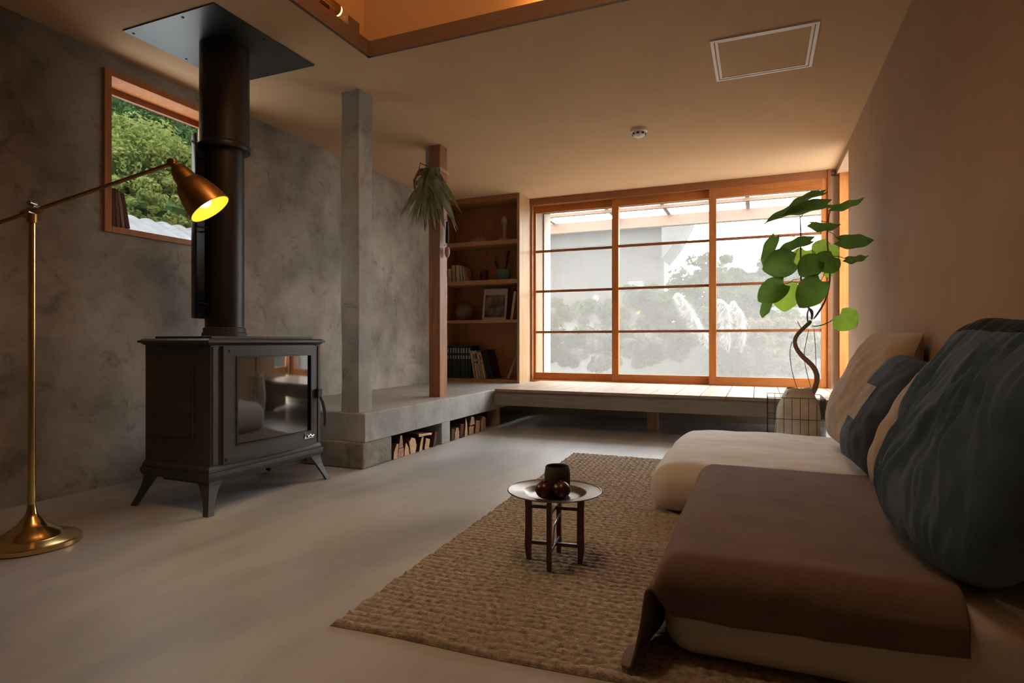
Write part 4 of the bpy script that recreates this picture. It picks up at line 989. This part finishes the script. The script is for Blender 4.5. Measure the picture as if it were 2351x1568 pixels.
obj('wall_bracket', MB().box(ac.x - .1, ac.x + .1, 10.95, 11.199, ac.z - .11, ac.z - .09), 'roofgrey', t_)
t_ = thing('distant_house', (1.5, 22, 0), 'pale distant house with a low grey roof beyond the garden trees', 'house')
obj('wall', MB().box(-1.5, 7, 20, 26, -.05, 2.9), 'whitewall', t_); obj('roof', MB().prism([(19.4, 2.9), (26.5, 2.9), (23, 3.55)], 'x', -2.0, 7.5), 'roofgrey', t_)

def foliage(b, c, r, n, size, rnd, flat=.5, inner=.55):
    """leaf quads scattered through clumps that fill an ellipsoid"""
    cl = []
    for _ in range(max(6, n // 70)):
        while True:
            p = Vector((rnd.uniform(-1, 1), rnd.uniform(-1, 1), rnd.uniform(-1, 1)))
            if inner < p.length < 1: break
        cl.append((Vector((c[0] + p.x * r[0], c[1] + p.y * r[1], c[2] + p.z * r[2])), rnd.uniform(.16, .34)))
    for k in range(n):
        cc, cr = cl[k % len(cl)]; d = Vector((rnd.gauss(0, 1), rnd.gauss(0, 1), rnd.gauss(0, 1))).normalized() * cr * min(r) * rnd.uniform(.6, 1)
        p = cc + Vector((d.x, d.y, d.z * .7)); nr = (d.normalized() + Vector((rnd.gauss(0, .5), rnd.gauss(0, .5), rnd.gauss(0, .5) + .4))).normalized()
        u = nr.orthogonal().normalized(); a = rnd.uniform(0, 6.28); w = nr.cross(u); u, w = u * math.cos(a) + w * math.sin(a), w * math.cos(a) - u * math.sin(a)
        s = size * rnd.uniform(.7, 1.3)
        b.add([p - u * s, p - w * s * flat + nr * s * .1, p + u * s, p + w * s * flat + nr * s * .1], [(0, 1, 2, 3)])
    return b
def tree(name, c, r, n, size, m, label, cat='tree', seed=1, grp=None, h0=0., trunk=True, core=None):
    rnd = random.Random(seed); t = thing(name, (c[0], c[1], h0), label, cat, grp)
    obj('foliage', foliage(MB(), c, r, n, size, rnd), m, t)
    if core: cb = MB(); blob(cb, c, (r[0] * .45, r[1] * .45, r[2] * .45), seed, .3, 16); obj('inner_foliage', cb, core, t, True)
    if trunk: obj('trunk', MB().tube([(c[0], c[1], h0), (c[0] + .05, c[1], (h0 + c[2]) / 2), (c[0], c[1], c[2])], [.09, .07, .05], 8), 'bark', t, True)
    return t
for k, (px, py2, Y, rx, rz, m, lb) in enumerate((
        (1590, 712, 9.6, .75, .66, 'hedge', 'tallest pale green shrub beside the end of the grey house'),
        (1500, 740, 9.2, .8, .6, 'hedge', 'low rounded shrub in front of the grey house'),
        (1320, 760, 9.0, .9, .55, 'hedge', 'left low shrub below the wall of the grey house'),
        (1690, 700, 10.5, .75, .6, 'hedge', 'shrub seen through the third pane beneath the distant roof'),
        (1640, 668, 10.4, .7, .62, 'hedge', 'small rounded shrub below the sky gap right of the grey house'),
        (1820, 700, 9.6, .8, .75, 'hedge', 'rightmost garden shrub behind the potted plant'),
        (1420, 800, 8.6, .7, .35, 'hedge2', 'dry brownish grass clump low behind the middle pane'),
        (1760, 800, 8.6, .7, .40, 'hedge2', 'dry brownish grass clump low behind the right pane'))):
    c_ = at(px, py2, Y); c_.z = max(c_.z, rz * .6)
    tree('garden_shrub', c_, (rx, .5, rz), 5200, .045, m, lb, 'shrub', 20 + k, 'garden shrubs', h0=0, trunk=False)
# garden wall behind the shrubs
tag(obj('garden_wall', MB().box(-12, 8, 11.06, 11.15, -.05, 1.15), 'siding_pale'), 'long low grey garden wall behind the shrubs', 'wall')
# pampas grass
def plume(pix, Y, w, label, seed):
    pts = [at(a, b_, Y) for a, b_ in pix]; rnd = random.Random(seed)
    t = thing('pampas_grass', (pts[-1].x, Y, 0), label, 'grass', 'pampas plumes outside the window'); b = MB()
    top, bot = pts[0], pts[-2]
    n = 2200
    for k in range(n):
        t0 = rnd.random(); seg = t0 * (len(pts) - 2); i = int(seg); p = pts[i].lerp(pts[i + 1], seg - i)
        ww = w * math.sin(math.pi * min(1, .12 + .85 * t0)) ** .7
        d = Vector((rnd.gauss(0, 1), rnd.gauss(0, 1), 0)) * ww * .45; p = p + d * .4
        q = p + d + Vector((0, 0, -.05 - rnd.random() * .07)) + (pts[i] - pts[i + 1]).normalized() * .04
        s = Vector((rnd.uniform(-1, 1), rnd.uniform(-1, 1), 0)).normalized() * .007
        b.add([p - s, p + s, q], [(0, 1, 2)])
    obj('plume', b, 'plume', t)
    obj('stalk', MB().tube([*[p for p in pts[:-1]], Vector((pts[-1].x, Y, 0))], .006, 6), 'hedge2', t, True)
    b = MB()
    for k in range(26):
        a = rnd.uniform(0, 6.28); l = rnd.uniform(.5, .8); p0 = Vector((pts[-1].x, Y, 0)); p1 = p0 + Vector((math.cos(a) * l * .3, math.sin(a) * l * .2, l)); p2 = p0 + Vector((math.cos(a) * l * .75, math.sin(a) * l * .4, l * .7))
        b.tube([p0, p1, p2], [.004, .004, .001], 4, caps=False)
    obj('blade', b, 'hedge2', t, True)
plume([(1556, 672), (1580, 710), (1605, 755), (1632, 790), (1650, 840)], 7.75, .095, 'leftmost leaning white pampas plume outside the middle pane', 1)
plume([(1652, 686), (1664, 705), (1668, 755), (1672, 800), (1676, 850)], 7.75, .085, 'broad white pampas plume at the left of the right pane', 2)
plume([(1684, 690), (1698, 720), (1704, 760), (1700, 800), (1690, 850)], 7.8, .06, 'slender drooping white pampas plume right of the broad one', 3)

# ------------------------------------------------------------------ outside: the hillside behind the left window
M['hill'] = mat('hillside_soil', (.05, .075, .03), .9)
M['g1'] = leafm('yellow_green_leaf', (.060, .085, .022), (.125, .140, .045), .3, 0)  # yellowish green of the foreground foliage
M['g2'] = leafm('deep_green_leaf', (.022, .050, .018), (.05, .095, .036), .3, 0)
M['g3'] = leafm('bluish_green_leaf', (.040, .078, .040), (.075, .12, .06), .3, 0)
M['tile'] = ramp_noise(mat('blue_grey_roof_tile', rough=.6), (.028, .033, .040), (.055, .063, .074), (1, 1, 1), 8, 4)[0]
def lw(px, py2, X):
    r = ray(px, py2); return Vector((0, 0, EYE)) + r * (X / r.x)
b = MB(); b.grid(lambda u, v: (-9 - 22 * v, -8 + 46 * u, -.5 + 15 * v + .8 * noise.noise(Vector((u * 9, v * 6, 0)))), 40, 20)
struct(obj('hillside', b, 'hill', smooth=True))
HS = [((315, 410), -10.6, (1.25, 1.25, 1.0), 'g1', 'large yellow green tree filling the lower left of the side window'),
      ((420, 450), -10.8, (1.2, 1.2, .9), 'g1', 'yellow green tree low beside the flue pipe in the side window'),
      ((350, 480), -9.8, (1.1, 1.1, .5), 'g1', 'low bright bush just above the tiled roof'),
      ((285, 300), -13.2, (1.4, 1.4, 1.2), 'g2', 'deep green tree at the upper left of the side window'),
      ((385, 330), -13.2, (1.4, 1.4, 1.1), 'g3', 'mid green tree in the centre of the side window'),
      ((460, 370), -13.6, (1.4, 1.4, 1.3), 'g2', 'deep green tree behind the flue pipe'),
      ((300, 225), -16.0, (1.8, 1.8, 1.5), 'g3', 'bluish green tree at the top left of the side window'),
      ((400, 245), -16.5, (1.8, 1.8, 1.5), 'g3', 'bluish green tree at the top centre of the side window'),
      ((480, 300), -16.5, (1.8, 1.8, 1.6), 'g3', 'bluish green tree at the top right of the side window'),
      ((350, 160), -20.0, (3.2, 3.2, 2.4), 'g3', 'distant tree high on the hillside above the others')]
for k, (p, X, r, m, lb) in enumerate(HS):
    c_ = lw(p[0], p[1], X); tree('hillside_tree', c_, r, 15000 if X > -15 else 8000, .045 if X > -15 else .08, m, lb, 'tree', 50 + k, 'trees on the hillside', h0=c_.z - r[2] - .6, core='g2')
t_ = thing('tiled_roof', (-8, 6, 2.2), 'blue grey tiled roof at the foot of the hillside outside the side window', 'roof')
a_ = lw(250, 470, -7.2); c_ = lw(560, 590, -6.2)
b = MB()
def rf(u, v):
    y = 1 + 11 * u; x = -8.6 + 3.4 * v; return (x, y, lw(290, 497, -8.6).z - 1.75 * v + .035 * abs(math.sin(u * 130)))
b.grid(rf, 900, 14); obj('tile_rows', b, 'tile', t_, True)
